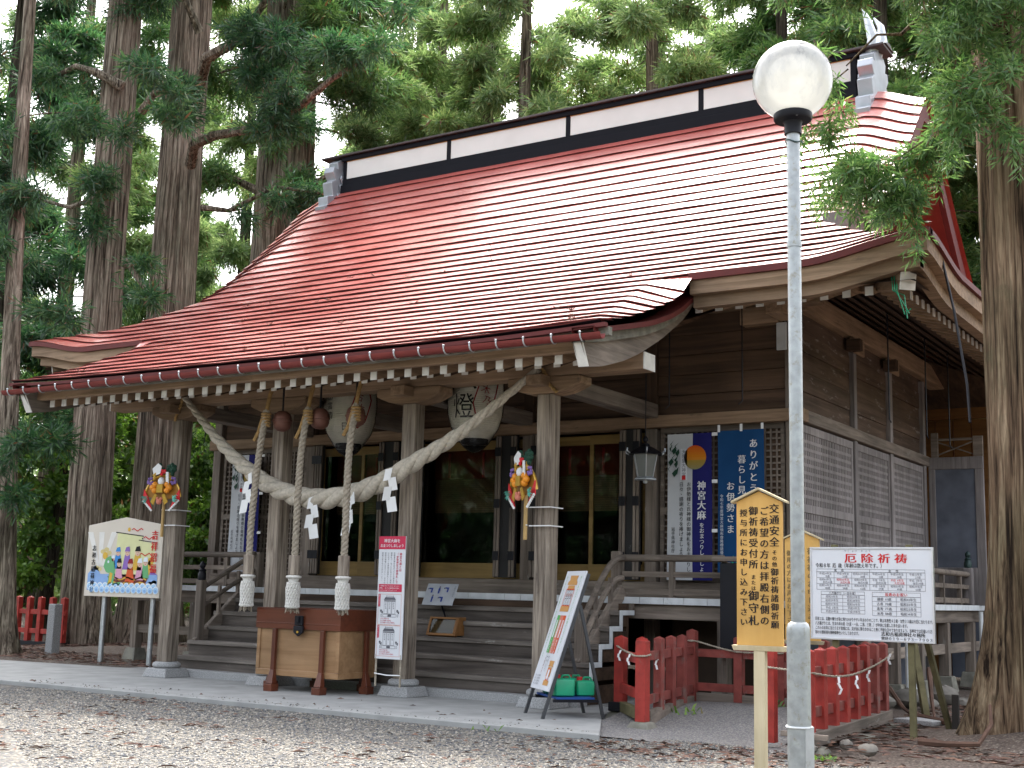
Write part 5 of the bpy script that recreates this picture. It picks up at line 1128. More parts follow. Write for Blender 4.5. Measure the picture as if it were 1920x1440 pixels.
y1 = BH-.20; S.frame(.065,1.075,y1-.028,y1,.0025,'inkgrey'); S.line((.57,y1-.19),(.57,y1),.003,'inkgrey'); S.row("男　　性", .23, y1-.014, .028, 'ink', 1.2); S.row("女　　性", .74, y1-.014, .028, 'ink', 1.2)
table(.065,1.075,y1-.19,y1-.028,6,3)
dat = [["平成24年生/15歳","平成14年生/25歳","昭和64平成元/38歳","平成26年生/13歳","平成20年生/19歳","平成12年生/27歳"],["昭和61年生/前厄41歳","昭和60年生/大厄42歳","昭和59年生/後厄43歳","平成 7年生/前厄32歳","平成 6年生/大厄33歳","平成 5年生/後厄34歳"],["昭和54年生/48歳","昭和44年生/58歳","昭和40年生/62歳","平成 2年生/37歳","昭和53年生/49歳","昭和39年生/63歳"]]
for r_ in range(3):
    for c in range(6):
        a, b = dat[r_][c].split('/'); key = 'inkred' if r_ == 1 and c in (1,4) else 'inkgrey'; cx = .065+(c+.5)*1.01/6; cy = y1-.028-(r_+.5)*.054; S.row(a, cx, cy+.012, .024, key, center=True); S.row(b, cx+.02, cy-.013, .024, key, center=True)
S.frame(.105,.52,y1-.237,y1-.205,.0025,'inkgrey'); S.row("八方塞がり（一白水星）", .18, y1-.221, .026, 'ink', .95); table(.105,.52,y1-.405,y1-.237,2,5)
for r_, (a, b) in enumerate((("昭和11年生","昭和20年生"),("昭和29年生","昭和38年生"),("昭和47年生","昭和56年生"),("平成 2年生","平成11年生"),("平成20年生","平成29年生"))):
    S.row(a, .209, y1-.254-r_*.0336, .025, 'inkgrey', center=True); S.row(b, .416, y1-.254-r_*.0336, .025, 'inkgrey', center=True)
S.frame(.59,1.03,y1-.245,y1-.205,.0025,'inkgrey'); S.row("長寿のお祝い", .81, y1-.225, .033, 'inkred', 1.05, center=True, bold=.02); table(.59,1.03,y1-.415,y1-.245,1,4); S.line((.81,y1-.415),(.81,y1-.245),.0025,'inkgrey')
for r_, (a, b) in enumerate((("還暦 61歳","昭和41年生"),("古希 70歳","昭和32年生"),("喜寿 77歳","昭和25年生"),("米寿 88歳","昭和14年生"))):
    S.row(a, .70, y1-.267-r_*.0425, .030, 'inkgrey', center=True, bold=.01); S.row(b, .92, y1-.267-r_*.0425, .030, 'inkgrey', center=True, bold=.01)
for i, tx in enumerate(("厄年とは、災難や障りが身に降りかかりやすい年まわりのことで、数え年男性４２歳・女性３３歳は大厄に当たります。","八方塞がりとは、生まれ年の星（九星・一白、二黒、三碧…）が中央に位置した年を言います。","これらのお年に当たります皆様には、災が身に降りかかること無く平穏な日々でありますよう、当神社では厄祓い八方","除けの御祈祷を随時御奉仕いたしております。")): S.row(tx, .045, .188-.041*i, .036, 'ink', 1, .0204, bold=.008)
S.row("志和古稲荷神社々務所", .665, .070, .040, 'ink', 1.0, bold=.02); S.row("電話０１９－６７３－７９０３", .665, .030, .034, 'ink', .98, bold=.02); S.done(wb)

# ------------------------------------------------------------------ ground
def sheet(name, pts, z, mat, kind='structure'):
    me = MB().add([(x, y, z) for x, y in pts], [tuple(range(len(pts)))]).build(name, mat, None); return struct(me, kind)
def jag(pts, amp, step, seed):
    rnd = random.Random(seed); out = []
    for (x0,y0),(x1,y1) in zip(pts, pts[1:]):
        n = max(1, int(math.hypot(x1-x0,y1-y0)/step))
        for k in range(n): t = k/n; out.append((x0+(x1-x0)*t+rnd.uniform(-amp,amp), y0+(y1-y0)*t+rnd.uniform(-amp,amp)))
    return out+[pts[-1]]
sheet("ground", [(-400,-200),(400,-200),(400,600),(-400,600)], -.062, M['soil'])
sheet("field", [(-400,70),(400,70),(400,600),(-400,600)], -.058, M['field'])
gp = [(-60,-30),(30,-30),(30,9.6)]+jag([(6,10.2),(-1.0,9.9),(-3.0,9.75),(-3.9,10.1),(-5.42,10.12)], .10, .22, 4)+[(-5.42,10.06),(-13.7,10.03)]+jag([(-13.7,10.03),(-16,10.4),(-24,11.5),(-60,14)], .15, .5, 5)
sheet("gravel_yard", gp, -.05, M['gravel'])
pad = MB().prism([(-16.6,10.03,-.08),(-5.45,10.06,-.08),(-6.32,11.72,-.08),(-6.6,12.6,-.08),(-13.4,13.6,-.08),(-14.6,12.75,-.08),(-17.6,12.4,-.08)], (0,0,.08)).build("paved_slab", M['concrete'], None, bevel=.008); struct(pad)
MB_ = MB(); MB_.box(-14.6,-6.9,12.3,14.6,-.07,-.005); struct(MB_.build("paved_footing", M['concrete'], None))
# the ramp path between the red fences rises slightly towards the veranda
rr = [[(-5.95+.0*t+s*2.25-(.35*t), 10.25+t*3.05, -.045+.135*sm(t,.1,.8)+.01*math.sin(7*s+5*t)) for s in np.linspace(0,1,9)] for t in np.linspace(0,1,13)]
struct(MB().grid(rr).build("gravel_path", M['finegravel'], None))
def soil_patch(x0, x1, y0, y1, nx, ny_, f):
    return MB().grid([[(x0+(x1-x0)*i/nx, y0+(y1-y0)*j/ny_, f(x0+(x1-x0)*i/nx, y0+(y1-y0)*j/ny_)) for i in range(nx+1)] for j in range(ny_+1)])
struct(soil_patch(-4.2, 6, 9.7, 26, 50, 60, lambda x, y: -.056+.05*sm(y,10,12.5)*sm(x,-3.9,-3.3)+.03*math.sin(x*1.9+y)*math.sin(y*1.3)*sm(y,10.2,12)+.20*math.exp(-((x+1.9)**2+(y-12.3)**2)/1.2)).build("soil_bank", M['soil'], None, smooth=True))
struct(soil_patch(-60, -13.5, 12.0, 40, 60, 50, lambda x, y: -.06+.075*sm(y,12.2,13.6)*sm(-x,13.6,14.2)+.06*math.sin(x*.8)*math.sin(y*.7)*sm(y,13,15)).build("soil_slope", M['soil'], None, smooth=True))
# loose stones over the yard, needle litter, weeds
rs = np.random.RandomState(5)
def pebbles(name, n, region, size, mat, z=-.05, flat=.55):
    P = region(n); s = size[0]+(size[1]-size[0])*rs.rand(n)**1.6; base = np.array([(1,0,0),(0,1,0),(-1,0,0),(0,-1,0),(0,0,1),(.7,.7,-.4),(-.7,-.6,-.4)])
    base = np.array([(1,.1,0),(.2,1,0),(-.9,.3,0),(-.1,-1,.05),(.1,0,1),(0,.1,-.6)]); tri = np.array([(0,1,4),(1,2,4),(2,3,4),(3,0,4),(1,0,5),(2,1,5),(3,2,5),(0,3,5)])
    a = rs.rand(n)*6.283; sc3 = np.stack([s*(.8+.6*rs.rand(n)), s*(.7+.4*rs.rand(n)), s*flat*(.7+.6*rs.rand(n))], 1)
    L_ = base[None]*sc3[:,None]*(.8+.4*rs.rand(n,6,1)); ca, sa = np.cos(a)[:,None], np.sin(a)[:,None]
    V = np.stack([L_[...,0]*ca-L_[...,1]*sa, L_[...,0]*sa+L_[...,1]*ca, L_[...,2]], -1)+np.concatenate([P, np.full((n,1), z)], 1)[:,None]
    f = (tri[None]+(np.arange(n)*6)[:,None,None]).reshape(-1,3)
    o = bpy.data.objects.new(name, raw_mesh(name, V.reshape(-1,3), f, [mat])); C.objects.link(o); o["kind"] = 'stuff'; return o
def pebmat(name, stops):
    m, t, p, L, N = nodes(name); g = N("NewGeometry"); r_ = ramp(N, stops); r_.color_ramp.interpolation = 'CONSTANT'; L(g.outputs["Random Per Island"], r_.inputs[0]); L(r_.outputs[0], p.inputs["Base Color"]); p.inputs["Roughness"].default_value = .75; p.inputs["Specular IOR Level"].default_value = .3; return m
M['peb'] = pebmat("loose_gravel", [(0,(.15,.145,.135)),(.18,(.225,.205,.175)),(.36,(.075,.08,.09)),(.52,(.185,.165,.135)),(.68,(.11,.10,.095)),(.8,(.31,.285,.245)),(.92,(.05,.053,.06))])
def yard(n):
    # denser towards the camera's side of the view: a wedge of the yard
    out = []
    while len(out) < n:
        x, y = rs.uniform(-13,-1.5), rs.uniform(5.2,10.0)
        if x*.55+y*1.0 > 1.0 and x > -1.55*y+1.5-.0 and x < -.15*y+.3: out.append((x,y))
    return np.array(out)
pebbles("loose_gravel", 42000, yard, (.008,.021), M['peb'])
pebbles("path_gravel", 5000, lambda n: np.stack([rs.uniform(-5.6,-3.8,n), rs.uniform(9.95,10.6,n)],1), (.006,.016), M['peb'])
def litter(name, n, region, mat, ln=(.05,.14)):
    P = region(n); a = rs.rand(n)*6.283; l = ln[0]+(ln[1]-ln[0])*rs.rand(n); w = .0035+.003*rs.rand(n); d = np.stack([np.cos(a), np.sin(a)],1); e = np.stack([-d[:,1], d[:,0]],1)
    z = P[:,2]; mid = P[:,:2]; A = np.concatenate([mid-d*l[:,None]/2, z[:,None]+.006],1); B = np.concatenate([mid+e*w[:,None], z[:,None]+.012+.01*rs.rand(n)[:,None]],1); D = np.concatenate([mid-e*w[:,None], z[:,None]+.008],1); E_ = np.concatenate([mid+d*l[:,None]/2, z[:,None]+.006],1)
    V = np.stack([A,D,E_,B],1).reshape(-1,3); f = (np.arange(4)[None]+4*np.arange(n)[:,None])
    o = bpy.data.objects.new(name, raw_mesh(name, V, f, [mat])); C.objects.link(o); o["kind"] = 'stuff'; return o
M['litter'] = pebmat("dead_cedar_needles", [(0,(.13,.07,.05)),(.4,(.09,.05,.04)),(.7,(.17,.095,.065)),(.9,(.06,.04,.03))])
def lreg(n):
    cl = [(rs.uniform(-12,-3), rs.uniform(6.2,9.9), rs.uniform(.1,.35)) for _ in range(60)]+[(rs.uniform(-5.8,-3.0), rs.uniform(9.4,10.3), .28) for _ in range(34)]
    i = rs.randint(len(cl), size=n); c = np.array(cl)[i]; p = c[:,:2]+rs.randn(n,2)*c[:,2:]*np.array([1.2,.6]); p[:,1] = np.minimum(p[:,1], 10.35); return np.concatenate([p, np.full((n,1),-.045)],1)
litter("needle_litter", 1500, lreg, M['litter'])
litter("soil_litter", 5200, lambda n: np.stack([rs.uniform(-3.9,.5,n), rs.uniform(10.2,18,n), np.full(n,.02)],1), M['litter'], (.05,.2))
litter("soil_litter", 5000, lambda n: np.stack([rs.uniform(-20,-13.6,n), rs.uniform(12.6,18,n), np.full(n,.03)],1), M['litter'], (.06,.22))

# ------------------------------------------------------------------ red fences
FC = [("fence along the left side", None)]
def rpost(x, y, z0, z1, w, mat, parent, nm="post"):
    m_ = MB(); m_.box(x-w/2, x+w/2, y-w/2, y+w/2, z0, z1); h = w/2
    m_.add([(x-h,y-h,z1),(x+h,y-h,z1),(x+h,y+h,z1),(x-h,y+h,z1),(x,y,z1+w*.28)], [(0,1,4),(1,2,4),(2,3,4),(3,0,4)]); return m_.build(nm, M[mat], parent, bevel=.004)
fa = thing("red_fence", "red fence section left of the ramp, two bright posts at its near end", "fence", (-5.7, 12.2, 0), "red fences round the gravel ramp")
rpost(-5.56, 11.10, .03, .775, .105, 'fencered', fa); rpost(-6.22, 11.92, .03, .765, .105, 'fencered', fa); rpost(-5.97, 11.90, .10, .765, .09, 'fencered', fa, "picket")
for z in (.60,.27): MB().beam((-6.18,11.87,z), (-5.60,11.15,z), .045, .09).build("rail", M['fencered'], fa, bevel=.004)
MB().beam((-6.16,11.85,.085), (-5.60,11.16,.085), .07, .10).build("ground_beam", M['greenpost'], fa, bevel=.005); MB().box(-6.30,-6.16,11.80,11.95,.035,.125).build("beam_end", M['black'], fa, bevel=.006)
for x, y in ((-5.56,11.10),(-6.22,11.92)): MB().beam((x,y,-.06),(x,y,.03),.27,.25,(0,1,0),.18,.17).build("footing", M['footing'], fa, bevel=.02)
for x, y in ((-5.66,11.66),(-5.75,12.12),(-5.84,12.58)): rpost(x, y, .10, .785, .085, 'fencedull', fa, "picket")
rpost(-5.95, 13.08, .05, .83, .10, 'fencedull', fa)
for z in (.63,.22): MB().beam((-5.57,11.16,z), (-5.94,13.06,z), .04, .085).build("rail", M['fencedull'], fa, bevel=.004)
MB().beam((-5.55,11.2,.06), (-5.93,13.05,.08), .05, .13).build("kerb_board", M['greyy'], fa)
fb = thing("red_fence", "low red fence closing the far end of the gravel ramp", "fence", (-4.9, 13.2, 0), "red fences round the gravel ramp")
for x in (-5.42,-4.95,-4.48,-4.05): rpost(x, 13.12, .1, .775, .095, 'fencedull', fb, "picket")
for z in (.60,.24): MB().beam((-5.90,13.12,z), (-3.98,13.12,z), .04, .085).build("rail", M['fencedull'], fb, bevel=.004)
MB().box(-5.9,-3.95,13.08,13.12,-.02,.18).build("kerb_board", M['greyx'], fb)
fc = thing("red_fence", "red fence section behind the lamp post, on a grey ground beam", "fence", (-3.8, 12, 0), "red fences round the gravel ramp")
for k in range(8): y = 10.55+.37*k; rpost(-3.745-.02*k, y, .07, .775, .092, 'fencered' if k < 6 else 'fencedull', fc, "picket")
for z in (.60,.27): MB().beam((-3.74,10.5,z), (-3.90,13.2,z), .04, .085).build("rail", M['fencedull'], fc, bevel=.004)
MB().beam((-3.74,10.35,.055), (-3.90,13.25,.065), .15, .12).build("ground_beam", M['greyy'], fc, bevel=.008); MB().beam((-3.95,10.47,.10),(-3.55,10.45,.09),.05,.04).build("beam_cross", M['greyx'], fc)
rpost(-4.10, 10.62, .0, .775, .09, 'fencered', fc)
for y in (10.6,11.9,13.1): MB().beam((-3.75,y,-.06),(-3.75,y,-.003),.3,.3,(0,1,0),.22,.22).build("footing", M['footing'], fc, bevel=.02)
def rope_fence(pts, label, strs):
    t = thing("straw_festoon", label, "cord", pts[0], "cords tied along the red fences")
    twisted(pts, .012, 2, .05, "cord", M['rope'], t, 1, 5, .02)
    for x, y, z, s in strs:
        rnd = random.Random(int(s*100)); m_ = MB(); p = Vector((x,y,z)); d = Vector((rnd.uniform(-.3,.3),-.3,-1)).normalized(); e = Vector((1,.2,.1)).normalized()
        for k in range(3):
            q = p+d*.036*s; m_.prism([p, p+e*.019, q+e*.019, q], (0,.003,0)); p = q+e*(.008 if k % 2 else -.010); d = Vector((rnd.uniform(-.7,.7),-.1,-1)).normalized()
        m_.build("paper_streamer", M['paper'], t)
rope_fence([(-6.28,11.90,.68),(-6.22,11.85,.68),(-6.1,11.72,.655),(-5.85,11.42,.635),(-5.62,11.06,.635),(-5.50,11.05,.64),(-5.50,11.15,.65)], "straw cord with two paper strips across the near end of the left fence", ((-6.12,11.70,.65,1),(-5.86,11.40,.63,1),(-5.66,11.62,.62,1.3)))
rope_fence([(-6.0,13.02,.73),(-5.92,12.98,.73),(-5.87,13.06,.72),(-5.6,13.06,.66),(-5.36,13.06,.63),(-4.9,13.06,.64)], "thin straw cord slung along the far fence from the corner post", ())
rope_fence([(-4.15,10.55,.63),(-3.95,10.50,.62),(-3.70,10.52,.60),(-3.69,11.0,.555),(-3.69,11.5,.545),(-3.71,12.1,.58),(-3.74,12.7,.64),(-3.78,13.15,.70)], "straw cord with paper strips sagging along the right hand fence", ((-3.66,11.05,.55,1.5),(-3.66,11.55,.54,1.1),(-3.68,12.0,.57,1),(-3.70,12.75,.70,1)))
# fence far off on the left, and a grey stone post
ff = thing("red_fence", "bright red picket fence at the far left edge, left of the painted board", "fence", (-21, 16.2, 0))
for k in range(8): rpost(-22.75+.374*k, 16.25-.03*k, .02, .87, .10, 'fencered', ff, "picket")
for z in (.60,.24): MB().beam((-22.9,16.27,z), (-20.05,16.03,z), .05, .09).build("rail", M['fencered'], ff, bevel=.004)
MB().beam((-22.9,16.27,.0), (-20.05,16.03,.0), .12, .1).build("ground_beam", M['black'], ff)
fg = thing("red_fence", "red picket fence glimpsed between the left porch post and the veranda steps", "fence", (-16.3, 17.9, 0))
for k in range(6): rpost(-17.5+.52*k, 17.9, .02, 1.05, .11, 'fencered', fg, "picket")
for z in (.72,.30): MB().beam((-17.6,17.9,z), (-14.9,17.9,z), .05, .10).build("rail", M['fencered'], fg)
tag(MB().beam((-17.73,13.95,0),(-17.73,13.95,.82),.17,.17,(0,1,0),.16,.16).build("stone_post", M['granite'], None, bevel=.015), "plain grey stone post in front of the far left red fence", "stone post")

# ------------------------------------------------------------------ stones, sticks and weeds near the big trunk
def stone(x, y, r_, sq, label, seed):
    rnd = random.Random(seed); m_ = MB(); m_.ball((x,y,r_*sq*.55), r_, 12, (1+rnd.uniform(0,.4),1,sq)); m_.v = [(a+rnd.uniform(-1,1)*r_*.10, b+rnd.uniform(-1,1)*r_*.10, c+rnd.uniform(-1,1)*r_*.08) for a, b, c in m_.v]
    return tag(m_.build("field_stone", M['stone'], None, smooth=True), label, "stone", "stones on the soil at the right")
stone(-4.15,16.6,.17,.75,"largest rounded stone, below the right end of the veranda",1); stone(-4.40,15.9,.16,.7,"stone in front of the second veranda post on the right",2); stone(-4.05,15.5,.11,.6,"flat stone just left of the biggest rounded stone",3); stone(-3.75,16.0,.14,.45,"slab like stone nearest the big trunk's left root",4); stone(-4.55,15.2,.16,.55,"squarish pale stone by the white board's right stake",5)
stone(-3.22,10.45,.062,.8,"small rounded stone lying alone in front of the right red fence",6); stone(-3.62,10.25,.05,.7,"small stone by the lamp post beside green weeds",7); stone(-3.48,10.7,.05,.9,"dark little stone under the grey fence beam",8)
tag(MB().prism([(-3.75,13.0,.02),(-3.35,12.9,.02),(-3.25,13.2,.02),(-3.6,13.3,.02)],(0,0,.05)).build("flat_stone", M['granite'], None, bevel=.01), "flat grey paving stone beyond the right fence's end", "stone")
def stick(pts, r_, label): return tag(MB().tube(pts, [r_*(1-.6*k/(len(pts)-1)) for k in range(len(pts))], 6).build("fallen_branch", M['twig'], None, smooth=True), label, "branch", "dead branches at the big trunk")
stick([(-4.35,14.3,.45),(-4.1,14.1,.28),(-3.9,13.9,.10),(-3.7,13.6,.04)], .035, "broken brown branch leaning behind the white board's right stake")
stick([(-3.7,14.2,.5),(-3.55,13.7,.2),(-3.42,13.3,.05)], .03, "thin dead branch leaning right of the stake, its tip up")
stick([(-3.6,13.35,.07),(-3.2,13.0,.06),(-2.85,12.75,.10),(-2.5,12.4,.14)], .035, "long dead branch lying from the stake to the big trunk")
stick([(-3.0,11.15,.05),(-2.75,11.05,.06),(-2.5,11.05,.08),(-2.45,11.3,.22),(-2.5,11.5,.36)], .032, "crooked reddish root piece in front of the big trunk")
tag(MB().tube([(-4.75,17.2,1.0),(-4.72,17.1,.7),(-4.62,17.0,.4),(-4.58,16.9,.02)], .03, 8).build("drain_pipe", M['whitepipe'], None, smooth=True), "pale bent pipe running down under the right veranda", "pipe")
tag(MB().tube([(-4.50,16.27,1.09),(-4.50,16.27,.0)], .028, 8).build("drain_pipe", M['whitepipe'], None, smooth=True), "straight pale pipe beside the front right veranda post", "pipe")
tag(MB().tube([(-4.50,20.3,1.09),(-4.50,20.3,.0)], .032, 8).build("drain_pipe", M['whitepipe'], None, smooth=True), "straight pale pipe below the far finial post", "pipe")
for x, y, tl, lab in ((-3.55,13.5,.16,"dark leaning plank end just past the right fence"),):
    tag(MB().beam((x,y,0),(x-.25,y+.5,.75),.06,.1).build("plank", M['greenpost'], None), lab, "plank")
def tuft(name, cx, cy, n, h, r_, z=.0):
    a = rs.rand(n)*6.283; q = rs.rand(n)**.5*r_; px, py = cx+q*np.cos(a), cy+q*np.sin(a); b = rs.rand(n)*6.283; l = h*(.5+rs.rand(n)); w = .012
    V = np.stack([np.stack([px-w*np.cos(b),py-w*np.sin(b),np.full(n,z)],1), np.stack([px+w*np.cos(b),py+w*np.sin(b),np.full(n,z)],1), np.stack([px+l*.5*np.sin(b)+w*np.cos(b),py-l*.5*np.cos(b),z+l*.8],1), np.stack([px+l*.9*np.sin(b),py-l*.9*np.cos(b),z+l],1)],1).reshape(-1,3)
    o = bpy.data.objects.new(name, raw_mesh(name, V, np.arange(4*n).reshape(-1,4), [M['leafyel']])); C.objects.link(o); o["kind"] = 'stuff'; return o
tuft("weeds", -3.50, 10.15, 36, .035, .12, -.05); tuft("weeds", -5.0, 12.95, 30, .07, .12, .07); tuft("weeds", -6.6, 10.1, 12, .05, .2, -.05); tuft("weeds", -5.5, 12.0, 14, .06, .2, .05)

# ------------------------------------------------------------------ trees
def foliage(cl, per, blen, seed, nb=6, droop=.25, spread=.75, wid=.16, name="crown"):
    """cl: rows of (centre xyz, radii xyz, outward xyz).  Shoots of narrow needles fill each clump."""
    r_ = np.random.RandomState(seed); cl = np.array(cl, float); vol = cl[:,3]*cl[:,4]*cl[:,5]; cnt = np.maximum(2, (per*(vol/vol.mean())**.5).astype(int))
    I = np.repeat(np.arange(len(cl)), cnt); n = len(I); c = cl[I]
    d = r_.randn(n,3); d /= np.linalg.norm(d,axis=1)[:,None]; q = d*(r_.rand(n)**.45)[:,None]; P = c[:,:3]+q*c[:,3:6]
    S_ = .9*c[:,6:9]+.75*d+r_.randn(n,3)*.35; S_[:,2] -= droop; S_ /= np.linalg.norm(S_,axis=1)[:,None]
    ln = blen*(.6+.8*r_.rand(n))
    a = r_.randn(n,3); a -= S_*(a*S_).sum(1)[:,None]; a /= np.linalg.norm(a,axis=1)[:,None]; b = np.cross(S_, a)
    Vs = []
    for k in range(nb):
        t = k/max(1,nb-1); th = k*2.4+r_.rand(n)*.8; side = a*np.cos(th)[:,None]+b*np.sin(th)[:,None]
        D = S_*(1-spread*(1-.55*t))+side*spread*(1-.6*t); D /= np.linalg.norm(D,axis=1)[:,None]
        base = P+S_*(ln*1.15*t)[:,None]; L_ = (ln*(.95-.35*t))[:,None]; e = np.cross(D, S_+.3*r_.randn(n,3)); e /= np.linalg.norm(e,axis=1)[:,None]+1e-9; w = L_*wid
        Vs.append(np.stack([base, base+D*L_*.45+e*w, base+D*L_, base+D*L_*.45-e*w], 1))
    V = np.concatenate(Vs, 0).reshape(-1,3)
    return V, np.arange(len(V)).reshape(-1,4)
def frond(p, d, L_, rnd, n=7, w=.16, droop=.35):
    """a drooping spray: small clumps along a bent stem with shorter side sprays"""
    out = []; p = Vector(p); d = Vector(d).normalized(); s = d.cross(Vector((0,0,1))); s = s.normalized() if s.length > .01 else Vector((1,0,0))
    for k in range(n):
        t = (k+.6)/n; q = p+d*L_*t-Vector((0,0,droop*L_*t*t)); dd = (d-Vector((0,0,2*droop*t))).normalized(); r_ = w*L_*(1-.45*t)
        out.append((*q, r_, r_, r_*.7, *dd))
        if k % 2 == 0:
            for sg_ in (-1, 1):
                e = (dd*.7+s*sg_*rnd.uniform(.5,.9)).normalized(); q2 = q+e*L_*.28*(1.1-t); out.append((*q2, r_*1.1, r_*1.1, r_*.6, *(e-Vector((0,0,.3)))))
    return out
def trunk_mb(x, y, h, r0, r1, lean=(0,0), flare=1.6, seed=0, z0=-.08, n=84, wob=.06, ridges=7, deep=1.0):
    """fluted cedar trunk: wavering ridges run up it, buttressed at the foot"""
    rnd = random.Random(seed); rs_ = np.random.RandomState(seed); m_ = MB(); rows = []; ph = [rnd.uniform(0,6.28) for _ in range(4)]
    fr = [(int(k), rs_.rand()*6.28, rs_.randn()*.10, rs_.rand()*6.28, a_) for k, a_ in ((9,.022),(13,.020),(19,.018),(27,.014),(33,.012))]
    for i in range(56):
        t = (i/55)**1.5; z = z0+h*t; r_ = (r0+(r1-r0)*t)*(1+(flare-1)*math.exp(-(z-z0)/(r0*2.0)))
        cx = x+lean[0]*z+wob*math.sin(t*5+ph[0]); cy = y+lean[1]*z+wob*math.sin(t*4+ph[1]); row = []
        for k in range(n+1):
            a = 2*math.pi*k/n; f = 1+.04*math.sin(3*a+ph[2]+t*2)+(.24*math.exp(-(z-z0)/(r0*1.6)))*math.sin(5*a+ph[0])
            for q, p1, dz, p2, am in fr: f += deep*am*(1-2.2*abs(math.sin(.5*(q*a+p1+dz*z+.9*math.sin(.7*z+p2))))**.6+.6)
            row.append((cx+r_*f*math.cos(a), cy+r_*f*math.sin(a), z))
        rows.append(row)
    m_.grid(rows); return m_, (lambda z: (x+lean[0]*z, y+lean[1]*z))
def limb_pts(p0, az, L_, rise, curve, n=7):
    return [Vector((p0[0]+math.cos(az+curve*t)*L_*t, p0[1]+math.sin(az+curve*t)*L_*t, p0[2]+rise*L_*t-.18*L_*t*t)) for t in np.linspace(0,1,n)]
def tree(name, label, x, y, h, r0, crown=(3.5,.95), spread=2.6, leaf='leafmid', bark='bark', nl=34, per=90, blen=.30, seed=0, lean=(0,0), group="cedars round the shrine", limbs=(), extra=(), top_r=.35, clump=.55, skip=None, droop=.3, nb=8, wid=.078, parts=True, deep=1.0, flare=1.6):
    rnd = random.Random(seed); t = thing(name, label, "tree", (x, y, 0), group)
    tm, ax = trunk_mb(x, y, h, r0, r0*top_r, lean, flare, seed=seed, deep=deep); tk = tm.build("trunk", M[bark], t, smooth=True, fix=False)
    cl = []; lb = MB(); z0 = crown[0]
    def clumps(pts, L_, s):
        for q in range(max(2, int(L_/.55))):
            u = .35+.65*rnd.random(); i = min(len(pts)-2, int(u*(len(pts)-1))); p = pts[i].lerp(pts[i+1], u*(len(pts)-1)-i); d = (pts[i+1]-pts[i]).normalized(); k = s*(.7+.6*rnd.random())
            p = p+Vector((rnd.gauss(0,.16), rnd.gauss(0,.16), rnd.gauss(-.05,.14)))*s; a = rnd.uniform(-1.2,1.2); e = Vector((d.x*math.cos(a)-d.y*math.sin(a), d.x*math.sin(a)+d.y*math.cos(a), rnd.uniform(-.25,.45)))
            dr = rnd.uniform(.25,.6); cl.extend(frond(p, e, 1.5*k, rnd, 6, .17, dr)); e = e.normalized(); lb.tube([p, p+e*.7*k-Vector((0,0,dr*.33*k)), p+e*1.4*k-Vector((0,0,dr*1.3*k))], [.012*k,.008*k,.003*k], 3, False)
    for k in range(nl):
        f = (k+rnd.random())/nl; z = z0+(h*crown[1]-z0)*f; az = k*2.4+rnd.uniform(-.5,.5); L_ = spread*(1-.75*f**1.5)*rnd.uniform(.6,1.1)
        if skip and skip(math.cos(az), math.sin(az), z): continue
        cx, cy = ax(z); pts = limb_pts((cx,cy,z), az, L_, rnd.uniform(-.05,.35), rnd.uniform(-.5,.5)); r_ = max(.018, .05*(1-f)*r0/.4); lb.tube(pts, [r_*(1-.8*i/6) for i in range(7)], 5); clumps(pts, L_, clump*1.3*(1-.35*f))
    for pts, r_, cs in limbs:
        pts = [Vector(p) for p in pts]; MB().tube(pts, [r_*(1-.7*i/(len(pts)-1)) for i in range(len(pts))], 8).build("limb", M[bark], t, smooth=True)
        if cs: clumps(pts, sum((pts[i+1]-pts[i]).length for i in range(len(pts)-1))*cs, clump*1.2)
    for e in extra:
        d = Vector((e[6]+rnd.uniform(-.6,.6), e[7]+rnd.uniform(-.5,.5), e[8]+rnd.uniform(-.1,.5))).normalized(); dr = rnd.uniform(.2,.55); p = Vector(e[:3]); L_ = e[3]*1.5
        cl.extend(frond(p, d, L_, rnd, 7, .15, dr)); lb.tube([p-d*L_*.4, p+d*.45*L_-Vector((0,0,dr*.2*L_)), p+d*.95*L_-Vector((0,0,dr*.9*L_))], [.010,.007,.002], 3, False)
    if lb.n: lb.build("limbs", M[bark], t, smooth=True, fix=False)
    V, Q = foliage(cl, per, blen, seed, droop=droop, nb=nb, wid=wid); V = V-np.array([x,y,0])
    o = bpy.data.objects.new("crown", raw_mesh("crown", V, Q, [M[leaf]])); C.objects.link(o); o.parent = t
    return t
def copy_tree(src, label, x, y, s, rot, leaf=None):
    r_ = src.copy(); C.objects.link(r_); r_.location = (x, y, 0); r_.scale = (s, s, s); r_.rotation_euler = (0,0,rot); r_["label"] = label
    for ch in list(src.children):
        c = ch.copy(); C.objects.link(c); c.parent = r_
        if leaf and ch.name.startswith("crown"): c.material_slots[0].link = 'OBJECT'; c.material_slots[0].material = M[leaf]
    return r_

